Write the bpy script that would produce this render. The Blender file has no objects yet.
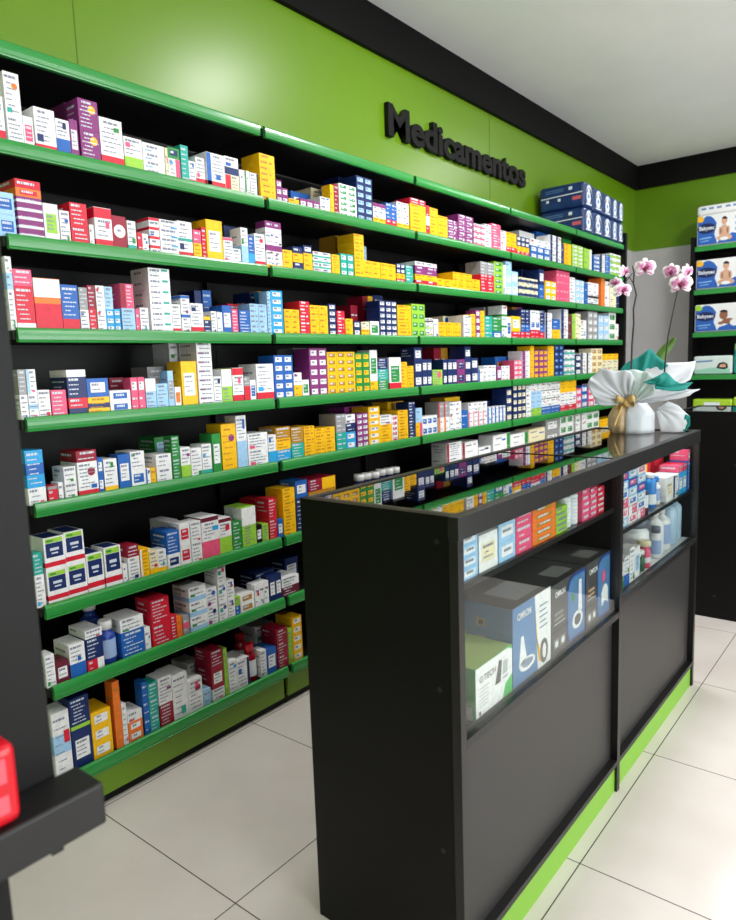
import bpy, bmesh, math, random
from mathutils import Vector, Matrix
C = bpy.context.scene
COL = C.collection
PI = math.pi
random.seed(11)

# ---------------------------------------------------------------- camera
cam_data = bpy.data.cameras.new('camera')
cam = bpy.data.objects.new('camera', cam_data); COL.objects.link(cam)
cam_data.sensor_fit = 'HORIZONTAL'; cam_data.sensor_width = 36; cam_data.lens = 36 * 695.8 / 736
cam_data.clip_start = 0.02
yaw, pitch, roll = -0.6796, -0.1339, -0.0355
F = Vector((math.sin(yaw)*math.cos(pitch), math.cos(yaw)*math.cos(pitch), math.sin(pitch)))
R = F.cross(Vector((0, 0, 1))).normalized(); U = R.cross(F)
R2 = R*math.cos(roll) + U*math.sin(roll); U2 = -R*math.sin(roll) + U*math.cos(roll)
m = Matrix.Identity(4)
for i in range(3):
    m[i][0] = R2[i]; m[i][1] = U2[i]; m[i][2] = -F[i]
m[0][3], m[1][3], m[2][3] = 0, 0, 1.40
cam.matrix_world = m
cam_data.dof.use_dof = True; cam_data.dof.focus_distance = 2.4; cam_data.dof.aperture_fstop = 5.6
C.camera = cam

# ---------------------------------------------------------------- world, light, exposure
w = bpy.data.worlds.new('world'); C.world = w; w.use_nodes = True
w.node_tree.nodes['Background'].inputs[0].default_value = (0.75, 0.85, 1.0, 1)
w.node_tree.nodes['Background'].inputs[1].default_value = 0.6
C.view_settings.view_transform = 'Standard'; C.view_settings.look = 'None'
C.view_settings.gamma = 1; C.view_settings.use_curve_mapping = False
C.view_settings.exposure = -0.04

def area(name, loc, rot, sx, sy, power, color=(1, 1, 1)):
    l = bpy.data.lights.new(name, 'AREA'); l.shape = 'RECTANGLE'; l.size = sx; l.size_y = sy
    l.energy = power; l.color = color
    o = bpy.data.objects.new(name, l); COL.objects.link(o); o.location = loc; o.rotation_euler = rot
    return o
CEIL = 3.27
LAMPS = [(-1.0, 0.3), (-1.0, 3.15), (-0.85, 6.0), (1.5, 0.3), (1.5, 3.15), (1.5, 6.0)]
# daylight through the storefront glass on the right-hand wall
area('storefront_daylight', (3.34, 2.6, 1.55), (0, PI/2, 0), 2.4, 5.2, 225, (0.97, 0.96, 1.0))
# added fill light, aimed up to brighten the ceiling like daylight off pavement
area('added_ceiling_fill', (3.7, 2.6, 0.75), (0, math.radians(128), 0), 1.2, 5.0, 120, (1.0, 0.97, 0.98))

# ---------------------------------------------------------------- helpers
def S(r, g, b):
    f = lambda c: (c/255/12.92) if c/255 <= 0.04045 else ((c/255+0.055)/1.055)**2.4
    return (f(r), f(g), f(b), 1)
def mat(name, col, rough=0.5, spec=0.5, metal=0.0, noise=0.0, nscale=20, **kw):
    mt = bpy.data.materials.new(name); mt.use_nodes = True
    nt = mt.node_tree; b = nt.nodes['Principled BSDF']
    b.inputs['Roughness'].default_value = rough; b.inputs['Metallic'].default_value = metal
    b.inputs['Specular IOR Level'].default_value = spec
    b.inputs['Base Color'].default_value = col
    for k, v in kw.items(): b.inputs[k.replace('_', ' ')].default_value = v
    if noise:
        n = nt.nodes.new('ShaderNodeTexNoise'); n.inputs['Scale'].default_value = nscale; n.inputs['Detail'].default_value = 4
        tc = nt.nodes.new('ShaderNodeTexCoord'); nt.links.new(tc.outputs['Object'], n.inputs['Vector'])
        r = nt.nodes.new('ShaderNodeValToRGB')
        r.color_ramp.elements[0].position = 0.3; r.color_ramp.elements[1].position = 0.7
        r.color_ramp.elements[0].color = tuple(c*(1-noise) for c in col[:3]) + (1,)
        r.color_ramp.elements[1].color = tuple(min(1, c*(1+noise)) for c in col[:3]) + (1,)
        nt.links.new(n.outputs['Fac'], r.inputs[0]); nt.links.new(r.outputs[0], b.inputs['Base Color'])
    return mt
def glass(name, tint=(1, 1, 1, 1), ior=1.5, haze=0.0):
    mt = bpy.data.materials.new(name); mt.use_nodes = True; nt = mt.node_tree
    nt.nodes.remove(nt.nodes['Principled BSDF']); out = nt.nodes['Material Output']
    t = nt.nodes.new('ShaderNodeBsdfTransparent'); t.inputs[0].default_value = tint
    g = nt.nodes.new('ShaderNodeBsdfGlossy'); g.inputs['Roughness'].default_value = 0.0 + haze
    # Schlick reflectance, the same from both sides of the pane
    lw = nt.nodes.new('ShaderNodeLayerWeight'); lw.inputs[0].default_value = 0.5
    pw = nt.nodes.new('ShaderNodeMath'); pw.operation = 'POWER'; pw.inputs[1].default_value = 5.0; nt.links.new(lw.outputs['Facing'], pw.inputs[0])
    r0 = ((ior-1)/(ior+1))**2
    f = nt.nodes.new('ShaderNodeMath'); f.operation = 'MULTIPLY_ADD'; nt.links.new(pw.outputs[0], f.inputs[0])
    f.inputs[1].default_value = 1-r0; f.inputs[2].default_value = r0
    mx = nt.nodes.new('ShaderNodeMixShader')
    nt.links.new(f.outputs[0], mx.inputs[0]); nt.links.new(t.outputs[0], mx.inputs[1]); nt.links.new(g.outputs[0], mx.inputs[2])
    nt.links.new(mx.outputs[0], out.inputs[0]); return mt
def bx(bm, x0, x1, y0, y1, z0, z1, mi=0, bev=0):
    vs = [bm.verts.new((x, y, z)) for z in (z0, z1) for y in (y0, y1) for x in (x0, x1)]
    fs = []
    for q in ((0, 2, 3, 1), (4, 5, 7, 6), (0, 1, 5, 4), (2, 6, 7, 3), (0, 4, 6, 2), (1, 3, 7, 5)):
        f = bm.faces.new([vs[i] for i in q]); f.material_index = mi; fs.append(f)
    if bev:
        es = list({e for f in fs for e in f.edges})
        bmesh.ops.bevel(bm, geom=es, offset=bev, segments=3, affect='EDGES', profile=0.5)
    return fs
def obj(name, bm, mats, parent=None, loc=(0, 0, 0), smooth=False):
    me = bpy.data.meshes.new(name)
    bmesh.ops.recalc_face_normals(bm, faces=[f for f in bm.faces if len(f.verts) > 2 and not f.tag])
    bm.to_mesh(me); bm.free()
    if not isinstance(mats, (list, tuple)): mats = [mats]
    for q in mats: me.materials.append(q)
    if smooth:
        for p in me.polygons: p.use_smooth = True
    o = bpy.data.objects.new(name, me); COL.objects.link(o); o.location = loc
    if parent: o.parent = parent
    return o
def box(name, dims, mt, parent=None, bev=0, loc=(0, 0, 0)):
    bm = bmesh.new(); bx(bm, *dims, bev=bev); return obj(name, bm, mt, parent, loc)
def tag(o, label, cat, group=None):
    o['label'] = label; o['category'] = cat
    if group: o['group'] = group
    return o
def thing(name, label, cat, loc=(0, 0, 0), group=None):
    o = bpy.data.objects.new(name, None); COL.objects.link(o); o.location = loc; o.empty_display_size = 0.1
    return tag(o, label, cat, group)
def struct(o): o['kind'] = 'structure'; return o
def lathe(bm, prof, cx=0, cy=0, n=24, mi=0):
    rings = []
    for r, z in prof:
        rings.append([bm.verts.new((cx+r*math.cos(2*PI*i/n), cy+r*math.sin(2*PI*i/n), z)) for i in range(n)])
    for a, b in zip(rings, rings[1:]):
        for i in range(n):
            f = bm.faces.new((a[i], a[(i+1) % n], b[(i+1) % n], b[i])); f.material_index = mi; f.smooth = True
    f = bm.faces.new(rings[0][::-1]); f.material_index = mi
    f = bm.faces.new(rings[-1]); f.material_index = mi
def tube(bm, pts, rad, n=8, mi=0):
    rings = []
    for i, p in enumerate(pts):
        p = Vector(p); a = Vector(pts[max(0, i-1)]); b = Vector(pts[min(len(pts)-1, i+1)])
        d = (b-a).normalized(); u = d.cross(Vector((0.3, 0.9, 0.2))).normalized(); v = d.cross(u)
        r = rad[i] if isinstance(rad, (list, tuple)) else rad
        rings.append([bm.verts.new(p + (u*math.cos(2*PI*k/n) + v*math.sin(2*PI*k/n))*r) for k in range(n)])
    for a, b in zip(rings, rings[1:]):
        for i in range(n):
            f = bm.faces.new((a[i], a[(i+1) % n], b[(i+1) % n], b[i])); f.smooth = True; f.material_index = mi
    bm.faces.new(rings[0][::-1]); bm.faces.new(rings[-1])
def quad(bm, pts, mi):
    f = bm.faces.new([bm.verts.new(p) for p in pts]); f.material_index = mi; f.tag = True; return f
def text_mesh(name, body, size, mt, parent, extrude=0.0, offset=0.0, width=None, height=None, basis=None, bevel=0.0):
    cu = bpy.data.curves.new(name, 'FONT'); cu.body = body; cu.size = size; cu.extrude = extrude; cu.offset = offset
    cu.bevel_depth = bevel
    t = bpy.data.objects.new('tmp_text', cu); COL.objects.link(t)
    bpy.context.view_layer.update()
    me = bpy.data.meshes.new_from_object(t.evaluated_get(bpy.context.evaluated_depsgraph_get()))
    bpy.data.objects.remove(t)
    xs = [v.co.x for v in me.vertices]; ys = [v.co.y for v in me.vertices]
    x0, x1, y0, y1 = min(xs), max(xs), min(ys), max(ys)
    sx = width/(x1-x0) if width else 1; sy = height/(y1-y0) if height else sx
    o0, ex, ey = [Vector(q) for q in basis]; ez = ex.cross(ey).normalized()
    for v in me.vertices:
        c = v.co.copy(); v.co = o0 + ex*((c.x-x0)*sx) + ey*((c.y-y0)*sy) + ez*c.z
    me.materials.append(mt)
    o = bpy.data.objects.new(name, me); COL.objects.link(o)
    if parent: o.parent = parent
    return o

# ---------------------------------------------------------------- materials
M_ceiling = mat('ceiling_paint', S(232, 232, 230), 0.9, noise=0.02, nscale=3)
M_black_paint = mat('black_paint', S(9, 8, 9), 0.7, 0.15, noise=0.08, nscale=8)
M_green_wall = mat('green_gloss_panel', S(98, 138, 12), 0.33, 0.5)
M_grey_wall = mat('grey_wall_paint', S(186, 185, 184), 0.8, noise=0.03, nscale=4)
M_white_wall = mat('white_wall_paint', S(225, 225, 222), 0.8, noise=0.02, nscale=4)
M_seam = mat('panel_seam', S(84, 114, 18), 0.7)
M_shelf_black = mat('black_powder_coat', S(7, 7, 8), 0.5, 0.25)
M_rail = mat('green_price_rail', S(40, 136, 58), 0.27, 0.7)
M_rail_edge = mat('light_green_rail_edge', S(120, 205, 130), 0.3)
M_lime = mat('lime_kick_board', S(112, 152, 24), 0.4)
M_lime2 = mat('lime_plinth', S(120, 174, 48), 0.4)
M_counter_black = mat('black_laminate', S(6, 5, 5), 0.45, 0.2, noise=0.2, nscale=60)
M_counter_panel = mat('charcoal_laminate', S(38, 37, 36), 0.42, 0.5, noise=0.05, nscale=5)
M_alu = mat('black_aluminium', S(16, 16, 16), 0.35, 0.5)
M_alu2 = mat('dark_aluminium', S(17, 17, 17), 0.4, 0.5)
M_glass = glass('clear_glass', (0.93, 0.95, 0.94, 1))
M_glass_top = glass('tinted_glass_top', (0.55, 0.57, 0.56, 1), 1.75)
M_sign = mat('black_sign_letter', S(8, 9, 9), 0.6, 0.25)
M_lamp = mat('lamp_diffuser', (1, 1, 1, 1), 0.5, Emission_Color=(1, 0.98, 0.95, 1), Emission_Strength=9)
M_lampframe = mat('white_lamp_frame', S(230, 230, 230), 0.5)
M_white_plastic = mat('white_plastic', S(236, 236, 234), 0.35)

PAL = {'W': (234, 235, 234), 'A': (150, 150, 150), 'K': (16, 16, 19), 'R': (208, 28, 52), 'P': (226, 84, 122),
       'M': (150, 22, 48), 'D': (105, 28, 48), 'V': (134, 50, 118), 'Y': (247, 190, 14), 'O': (236, 120, 40),
       'B': (30, 96, 178), 'N': (20, 42, 96), 'C': (42, 160, 218), 'S': (158, 200, 232), 'T': (38, 166, 150),
       'G': (38, 138, 58), 'L': (150, 202, 62), 'U': (176, 128, 34), 'E': (236, 226, 186)}
NAMES = {'W': 'white', 'A': 'grey', 'K': 'black', 'R': 'red', 'P': 'pink', 'M': 'crimson', 'D': 'maroon', 'V': 'purple',
         'Y': 'yellow', 'O': 'orange', 'B': 'blue', 'N': 'navy', 'C': 'cyan', 'S': 'sky-blue', 'T': 'teal', 'G': 'green',
         'L': 'lime', 'U': 'ochre', 'E': 'cream'}
KEYS = list(PAL)
CARD = [mat('card_'+NAMES[k].replace('-', '_'), S(*PAL[k]), 0.42, 0.4, noise=0.10, nscale=70) for k in KEYS]
CARD.append(mat('print_dark', S(128, 134, 150), 0.5)); T_DARK = len(KEYS)
CARD.append(mat('print_light', S(205, 212, 222), 0.5)); T_LIGHT = T_DARK+1
CARD.append(mat('print_ochre', S(188, 128, 20), 0.5)); T_OCHRE = T_DARK+2
MI = {k: i for i, k in enumerate(KEYS)}
def ink(k): return T_LIGHT if k in 'RPMDVBNKGTCUA' else (T_OCHRE if k in 'YO' else T_DARK)

# ---------------------------------------------------------------- room shell
XW, YB = -2.40, 7.38
def tile_material():
    mt = bpy.data.materials.new('porcelain_tile'); mt.use_nodes = True; nt = mt.node_tree; b = nt.nodes['Principled BSDF']
    N = nt.nodes.new; L = nt.links.new
    tc = N('ShaderNodeTexCoord'); sp = N('ShaderNodeSeparateXYZ'); L(tc.outputs['Object'], sp.inputs[0])
    outs = []; b.inputs['Specular IOR Level'].default_value = 0.36
    for k, off, s in ((0, 0.687+6.72, 0.672), (1, 6.72-1.036, 0.674)):
        a = N('ShaderNodeMath'); a.operation = 'ADD'; L(sp.outputs[k], a.inputs[0]); a.inputs[1].default_value = off
        d = N('ShaderNodeMath'); d.operation = 'DIVIDE'; L(a.outputs[0], d.inputs[0]); d.inputs[1].default_value = s
        f = N('ShaderNodeMath'); f.operation = 'FRACT'; L(d.outputs[0], f.inputs[0])
        p = N('ShaderNodeMath'); p.operation = 'PINGPONG'; L(f.outputs[0], p.inputs[0]); p.inputs[1].default_value = 0.5
        c = N('ShaderNodeMath'); c.operation = 'LESS_THAN'; L(p.outputs[0], c.inputs[0]); c.inputs[1].default_value = 0.0026
        outs.append(c)
    mx = N('ShaderNodeMath'); mx.operation = 'MAXIMUM'; L(outs[0].outputs[0], mx.inputs[0]); L(outs[1].outputs[0], mx.inputs[1])
    n = N('ShaderNodeTexNoise'); n.inputs['Scale'].default_value = 2.2; n.inputs['Detail'].default_value = 6; L(tc.outputs['Object'], n.inputs['Vector'])
    r = N('ShaderNodeValToRGB'); r.color_ramp.elements[0].color = S(208, 200, 192); r.color_ramp.elements[1].color = S(219, 212, 205)
    r.color_ramp.elements[0].position = 0.35; r.color_ramp.elements[1].position = 0.65
    L(n.outputs['Fac'], r.inputs[0])
    cm = N('ShaderNodeMix'); cm.data_type = 'RGBA'; L(mx.outputs[0], cm.inputs[0]); L(r.outputs[0], cm.inputs[6]); cm.inputs[7].default_value = S(70, 66, 60)
    L(cm.outputs[2], b.inputs['Base Color'])
    rm = N('ShaderNodeMath'); rm.operation = 'MULTIPLY_ADD'; L(mx.outputs[0], rm.inputs[0]); rm.inputs[1].default_value = 0.5; rm.inputs[2].default_value = 0.2
    L(rm.outputs[0], b.inputs['Roughness']); return mt
XR, YF = 3.2, -2.6
struct(box('floor', (XW-0.1, XR+0.1, YF-0.1, YB+0.1, -0.1, 0), tile_material()))
struct(box('ceiling', (XW-0.1, XR+0.1, YF-0.1, YB+0.1, CEIL, CEIL+0.1), M_ceiling))
bm = bmesh.new(); bx(bm, XW-0.1, XW, YF, 5.95, 0, CEIL, 0); bx(bm, XW-0.1, XW, 5.95, YB, 2.452, CEIL, 0); bx(bm, XW-0.1, XW, 5.95, YB, 0, 2.452, 1)
struct(obj('wall_left', bm, [M_green_wall, M_grey_wall]))
bm = bmesh.new(); bx(bm, XW-0.1, XR+0.1, YB, YB+0.1, 2.452, CEIL, 0); bx(bm, XW-0.1, XR+0.1, YB, YB+0.1, 0, 2.452, 1)
struct(obj('wall_back', bm, [M_green_wall, M_grey_wall]))
struct(box('wall_front', (XW-0.1, XR+0.1, YF-0.1, YF, 0, CEIL), M_white_wall))
bm = bmesh.new()
bx(bm, XR, XR+0.1, YF, 0, 0, CEIL); bx(bm, XR, XR+0.1, 5.2, YB, 0, CEIL); bx(bm, XR, XR+0.1, 0, 5.2, 2.75, CEIL); bx(bm, XR, XR+0.1, 0, 5.2, 0, 0.35)
struct(obj('wall_right', bm, M_white_wall))
bm = bmesh.new()
for y in (0, 1.715, 3.43, 5.14): bx(bm, XR+0.02, XR+0.08, y+0.001, y+0.059, 0.351, 2.749)
for z in (0.351, 2.69): bx(bm, XR+0.021, XR+0.079, 0.06, 5.14, z, z+0.058)
wf = struct(obj('window_1', bm, M_alu))
box('pane', (XR+0.045, XR+0.051, 0.03, 5.17, 0.38, 2.72), M_glass, wf)
struct(box('trim_1', (XW, XW+0.03, YF, YB, 3.045, CEIL), M_black_paint, bev=0.002))
struct(box('trim_2', (XW+0.03, XR, YB-0.03, YB, 3.045, CEIL), M_black_paint, bev=0.002))
for i, y in enumerate((-1.54, 1.426, 4.39)):
    struct(box('trim_%d' % (i+3), (XW, XW+0.0015, y-0.002, y+0.002, 2.0, 3.045), M_seam))
for i, (x, y) in enumerate(LAMPS):
    where = ['over the aisle near the camera', 'over the aisle before the lettering', 'over the aisle by the back wall',
             'over the shop floor near the camera', 'over the middle of the shop floor', 'over the shop floor by the back wall'][i]
    t = thing('ceiling_lamp', 'square white recessed ceiling lamp ' + where, 'lamp', (x, y, CEIL), 'recessed ceiling lamps')
    bm = bmesh.new()
    for a, b2, c, d in ((-.2, .2, -.2, -.17), (-.2, .2, .17, .2), (-.2, -.17, -.17, .17), (.17, .2, -.17, .17)): bx(bm, a, b2, c, d, -0.012, 0)
    obj('frame', bm, M_lampframe, t)
    box('diffuser', (-.17, .17, -.17, .17, -0.006, -0.001), M_lamp, t)
    area('lamp_light', (x, y, CEIL-0.02), (0, 0, 0), 0.34, 0.34, 9 if y < 1 else (24 if y > 5 else 38), (1, 0.965, 0.985)).parent = None

# wall lettering, one raised word
sign = text_mesh('wall_lettering', 'Medicamentos', 0.24, M_sign, None, extrude=0.012, offset=0.0055, bevel=0.0035, width=1.66, height=0.176,
                 basis=((XW+0.016, 3.215, 2.640), (0, 1, 0), (0, 0, 1)))
tag(sign, 'raised black letters reading Medicamentos on the green wall', 'sign')

# ---------------------------------------------------------------- wall shelving, five bays
LZ = [2.3091, 2.0514, 1.7993, 1.543, 1.2897, 1.039, 0.7301, 0.4772, 0.1824]
BAYN = ['nearest', 'second', 'third', 'fourth', 'farthest']
Y0, BW = 1.9176, 0.9951
def rail(bm, y0, y1, z, x=-2.0):
    prof = [(-0.014, 0.0), (-0.006, -0.0005), (-0.002, -0.003), (0.0, -0.008), (0.0015, -0.016), (0.002, -0.024), (0.001, -0.034), (-0.001, -0.0375), (0.002, -0.039), (0.001, -0.042), (-0.014, -0.042)]
    a = [bm.verts.new((x+p, y0, z+q)) for p, q in prof]; b = [bm.verts.new((x+p, y1, z+q)) for p, q in prof]
    for i in range(len(prof)-1): bm.faces.new((a[i], b[i], b[i+1], a[i+1]))
    bm.faces.new((a[-1], b[-1], b[0], a[0])); bm.faces.new(a); bm.faces.new(b[::-1])
shelf_me = {}
for k in range(5):
    ya = Y0 + (k-1)*BW; yb = ya + BW
    t = thing('shelving_bay', 'black wall shelving bay with green price rails, %s from the camera%s' % (BAYN[k] if k else 'nearest', ', beside the grey wall' if k == 4 else ''), 'shelf', (-2.2, ya, 0), 'wall shelving bays')
    t['label'] = ['black shelving bay with green rails nearest the camera, beside the dark stand',
                  'second black shelving bay with green rails, behind the counter end panel',
                  'third black shelving bay with green rails, below the start of the lettering',
                  'fourth black shelving bay with green rails, below the end of the lettering',
                  'farthest black shelving bay with green rails, topped by navy diaper packs'][k]
    box('back_panel', (-0.195, -0.18, 0.002, BW-0.002, 0.03, 2.29), M_shelf_black, t)
    for yy in (0.001, BW-0.026): box('upright', (-0.178, -0.150, yy, yy+0.025, 0.0, 2.28), M_shelf_black, t)
    for i, z in enumerate(LZ):
        bm = bmesh.new(); bx(bm, -0.149, 0.187, 0.004, BW-0.004, z-0.034, z-0.008)
        s = obj('shelf', bm, M_shelf_black, t)
        bm = bmesh.new(); rail(bm, 0.013, BW-0.013, z, 0.2)
        obj('price_rail', bm, M_rail, s)
    bm = bmesh.new(); bx(bm, 0.150, 0.165, 0.012, BW-0.012, 0.035, 0.147); obj('kick_board', bm, M_lime, t)
    box('base', (-0.17, 0.145, 0.002, BW-0.002, 0.0, 0.034), M_shelf_black, t)
    if k == 4: box('side_panel', (-0.195, 0.21, BW+0.001, BW+0.04, 0.0, 2.40), M_shelf_black, t)

# ---------------------------------------------------------------- medicine boxes
def parse(st):
    wt = 1.0
    if '*' in st: st, q = st.split('*'); wt = float(q)
    p = st.split('.')
    # decimals written as *.8 leave a bare part; styles never contain digits first
    return p[0], [(f[0], f[1], int(f[2:]) / 100 if len(f) > 2 else 0.25) for f in p[1:]], wt
def split_styles(s):
    out = []
    for q in s.split('/'):
        if '*' in q: a, b = q.split('*'); out.append((a, float(b)))
        else: out.append((q, 1.0))
    return out
EX = {'b': 'based', 't': 'topped', 'm': 'banded', 'l': 'edged', 'r': 'edged', 'c': 'panelled', 'd': 'dotted'}
def describe(st):
    if st == 'X': return 'white navy-panelled red-banded'
    b, fs, _ = parse(st)
    return ' '.join(['%s-%s' % (NAMES[f[1]], EX[f[0]]) for f in fs[:2]] + [NAMES[b]])
def med_box(bm, st, x, y0, y1, z0, z1, d, rnd, detail=2):
    """front face at x looking along +X; printed panels follow the carton"""
    if st == 'X':
        base, fs = 'W', [('q', 'L', .0), ('q', 'N', .0), ('q', 'R', .0)]
    else: base, fs, _ = parse(st)
    bx(bm, x-d, x, y0, y1, z0, z1, MI[base], bev=0)
    W, H = y1-y0, z1-z0
    e = 0.0005
    def fr(u0, v0, u1, v1, mi, lay=1):
        xx = x + e*lay
        quad(bm, [(xx, y0+W*u0, z0+H*v0), (xx, y0+W*u1, z0+H*v0), (xx, y0+W*u1, z0+H*v1), (xx, y0+W*u0, z0+H*v1)], mi)
    def sd(u0, v0, u1, v1, mi, lay=1):   # the narrow side that looks along -Y; u runs from the back to the front edge
        yy = y0 - e*lay*0.7
        quad(bm, [(x-d+d*u0, yy, z0+H*v0), (x-d+d*u1, yy, z0+H*v0), (x-d+d*u1, yy, z0+H*v1), (x-d+d*u0, yy, z0+H*v1)], mi)
    zones = [(0.08, 0.08, 0.92, 0.92, base)]
    lo, hi, le, ri = 0.06, 0.94, 0.08, 0.92
    panel = None
    if st == 'X':
        fr(.08, .84, .92, .97, MI['L']); fr(.08, .40, .92, .83, MI['N']); fr(0, .12, 1, .26, MI['R']); sd(0, .12, 1, .26, MI['R'])
        quad(bm, [(x-d*.92, y0+W*.08, z1+e), (x-d*.08, y0+W*.08, z1+e), (x-d*.08, y0+W*.92, z1+e), (x-d*.92, y0+W*.92, z1+e)], MI['N'])
        fr(.28, .60, .72, .68, T_LIGHT, 2); fr(.34, .50, .66, .54, T_LIGHT, 2); fr(.15, .88, .45, .93, MI['G'], 2)
        return
    for kd, c, p in fs:
        if kd == 'b': fr(0, .02, 1, .02+p, MI[c]); sd(0, .02, 1, .02+p, MI[c]); lo = .06+p
        elif kd == 't': fr(0, .99-p, 1, .99, MI[c]); sd(0, .99-p, 1, .99, MI[c]); hi = .95-p
        elif kd == 'm': fr(0, .5-p/2, 1, .5+p/2, MI[c]); sd(0, .5-p/2, 1, .5+p/2, MI[c])
        elif kd == 'l': fr(0.01, 0.01, p, .99, MI[c]); le = p+.06
        elif kd == 'r': fr(1-p, 0.01, .99, .99, MI[c]); ri = .94-p
        elif kd == 'c':
            u0, u1, v0, v1 = (.14, .86, .24, .74) if H > W else (.16, .84, .24, .78)
            fr(u0, v0, u1, v1, MI[c]); panel = (u0, v0, u1, v1, c)
        elif kd == 'd':
            big = c == 'W' and base == 'M'
            cu, cv, rr = (.5, .56, .42*W) if big else (.68, .70, .2*min(W, H*1.3))
            n = 12; xx = x+e
            quad(bm, [(xx, y0+W*cu+rr*math.cos(2*PI*i/n), z0+H*cv+rr*math.sin(2*PI*i/n)) for i in range(n)], MI[c])
            if big: panel = (.22, .42, .78, .7, 'W')
    if detail == 0: return
    def lines(u0, v0, u1, v1, k, lay, fn, Wp, mx):
        hh = (v1-v0)*H
        n = max(1, min(mx, int(hh/0.011)))
        step = (v1-v0)/n
        for i in range(n):
            th = min(.42*step, .0035/H) if i else min(.55*step, .007/H)
            v = v1-(i+.6)*step
            u = u0 + (0 if rnd.random() < .6 else (u1-u0)*.12); end = u0+(u1-u0)*rnd.uniform(.45, 1)
            while u < end:
                l = rnd.uniform(.06, .3)*(u1-u0) if detail > 1 else (u1-u0)*.5
                fn(u, v, min(u+l, end), v+th, ink(k), lay); u += l + .04*(u1-u0)
                if detail < 2: u += .1
    mx = 7 if detail > 1 else 2
    if panel is None and base in 'WE' and detail > 0:      # small coloured brand mark on the plain cartons
        ac = rnd.choice('BRGPTNCVBR'); u = rnd.choice((.08, .5, .62)); v = rnd.choice((lo, lo+.02, (lo+hi)/2, hi-.2)); wv = rnd.uniform(.2, .36); hv = rnd.uniform(.08, .2)
        if v+hv < hi+.02 and u+wv < ri+.04 and u > le-.01: fr(u, v, u+wv, v+hv, MI[ac], 3)
    if panel: lines(panel[0]+.06, panel[1]+.05, panel[2]-.06, panel[3]-.04, panel[4], 2, fr, W, 4 if detail > 1 else 2)
    elif ri > le+.1 and hi > lo+.05: lines(le, lo, ri, hi, base, 2, fr, W, mx)
    if detail > 1: lines(.1, .3, .9, .85, base, 2, sd, d, 3)

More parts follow.
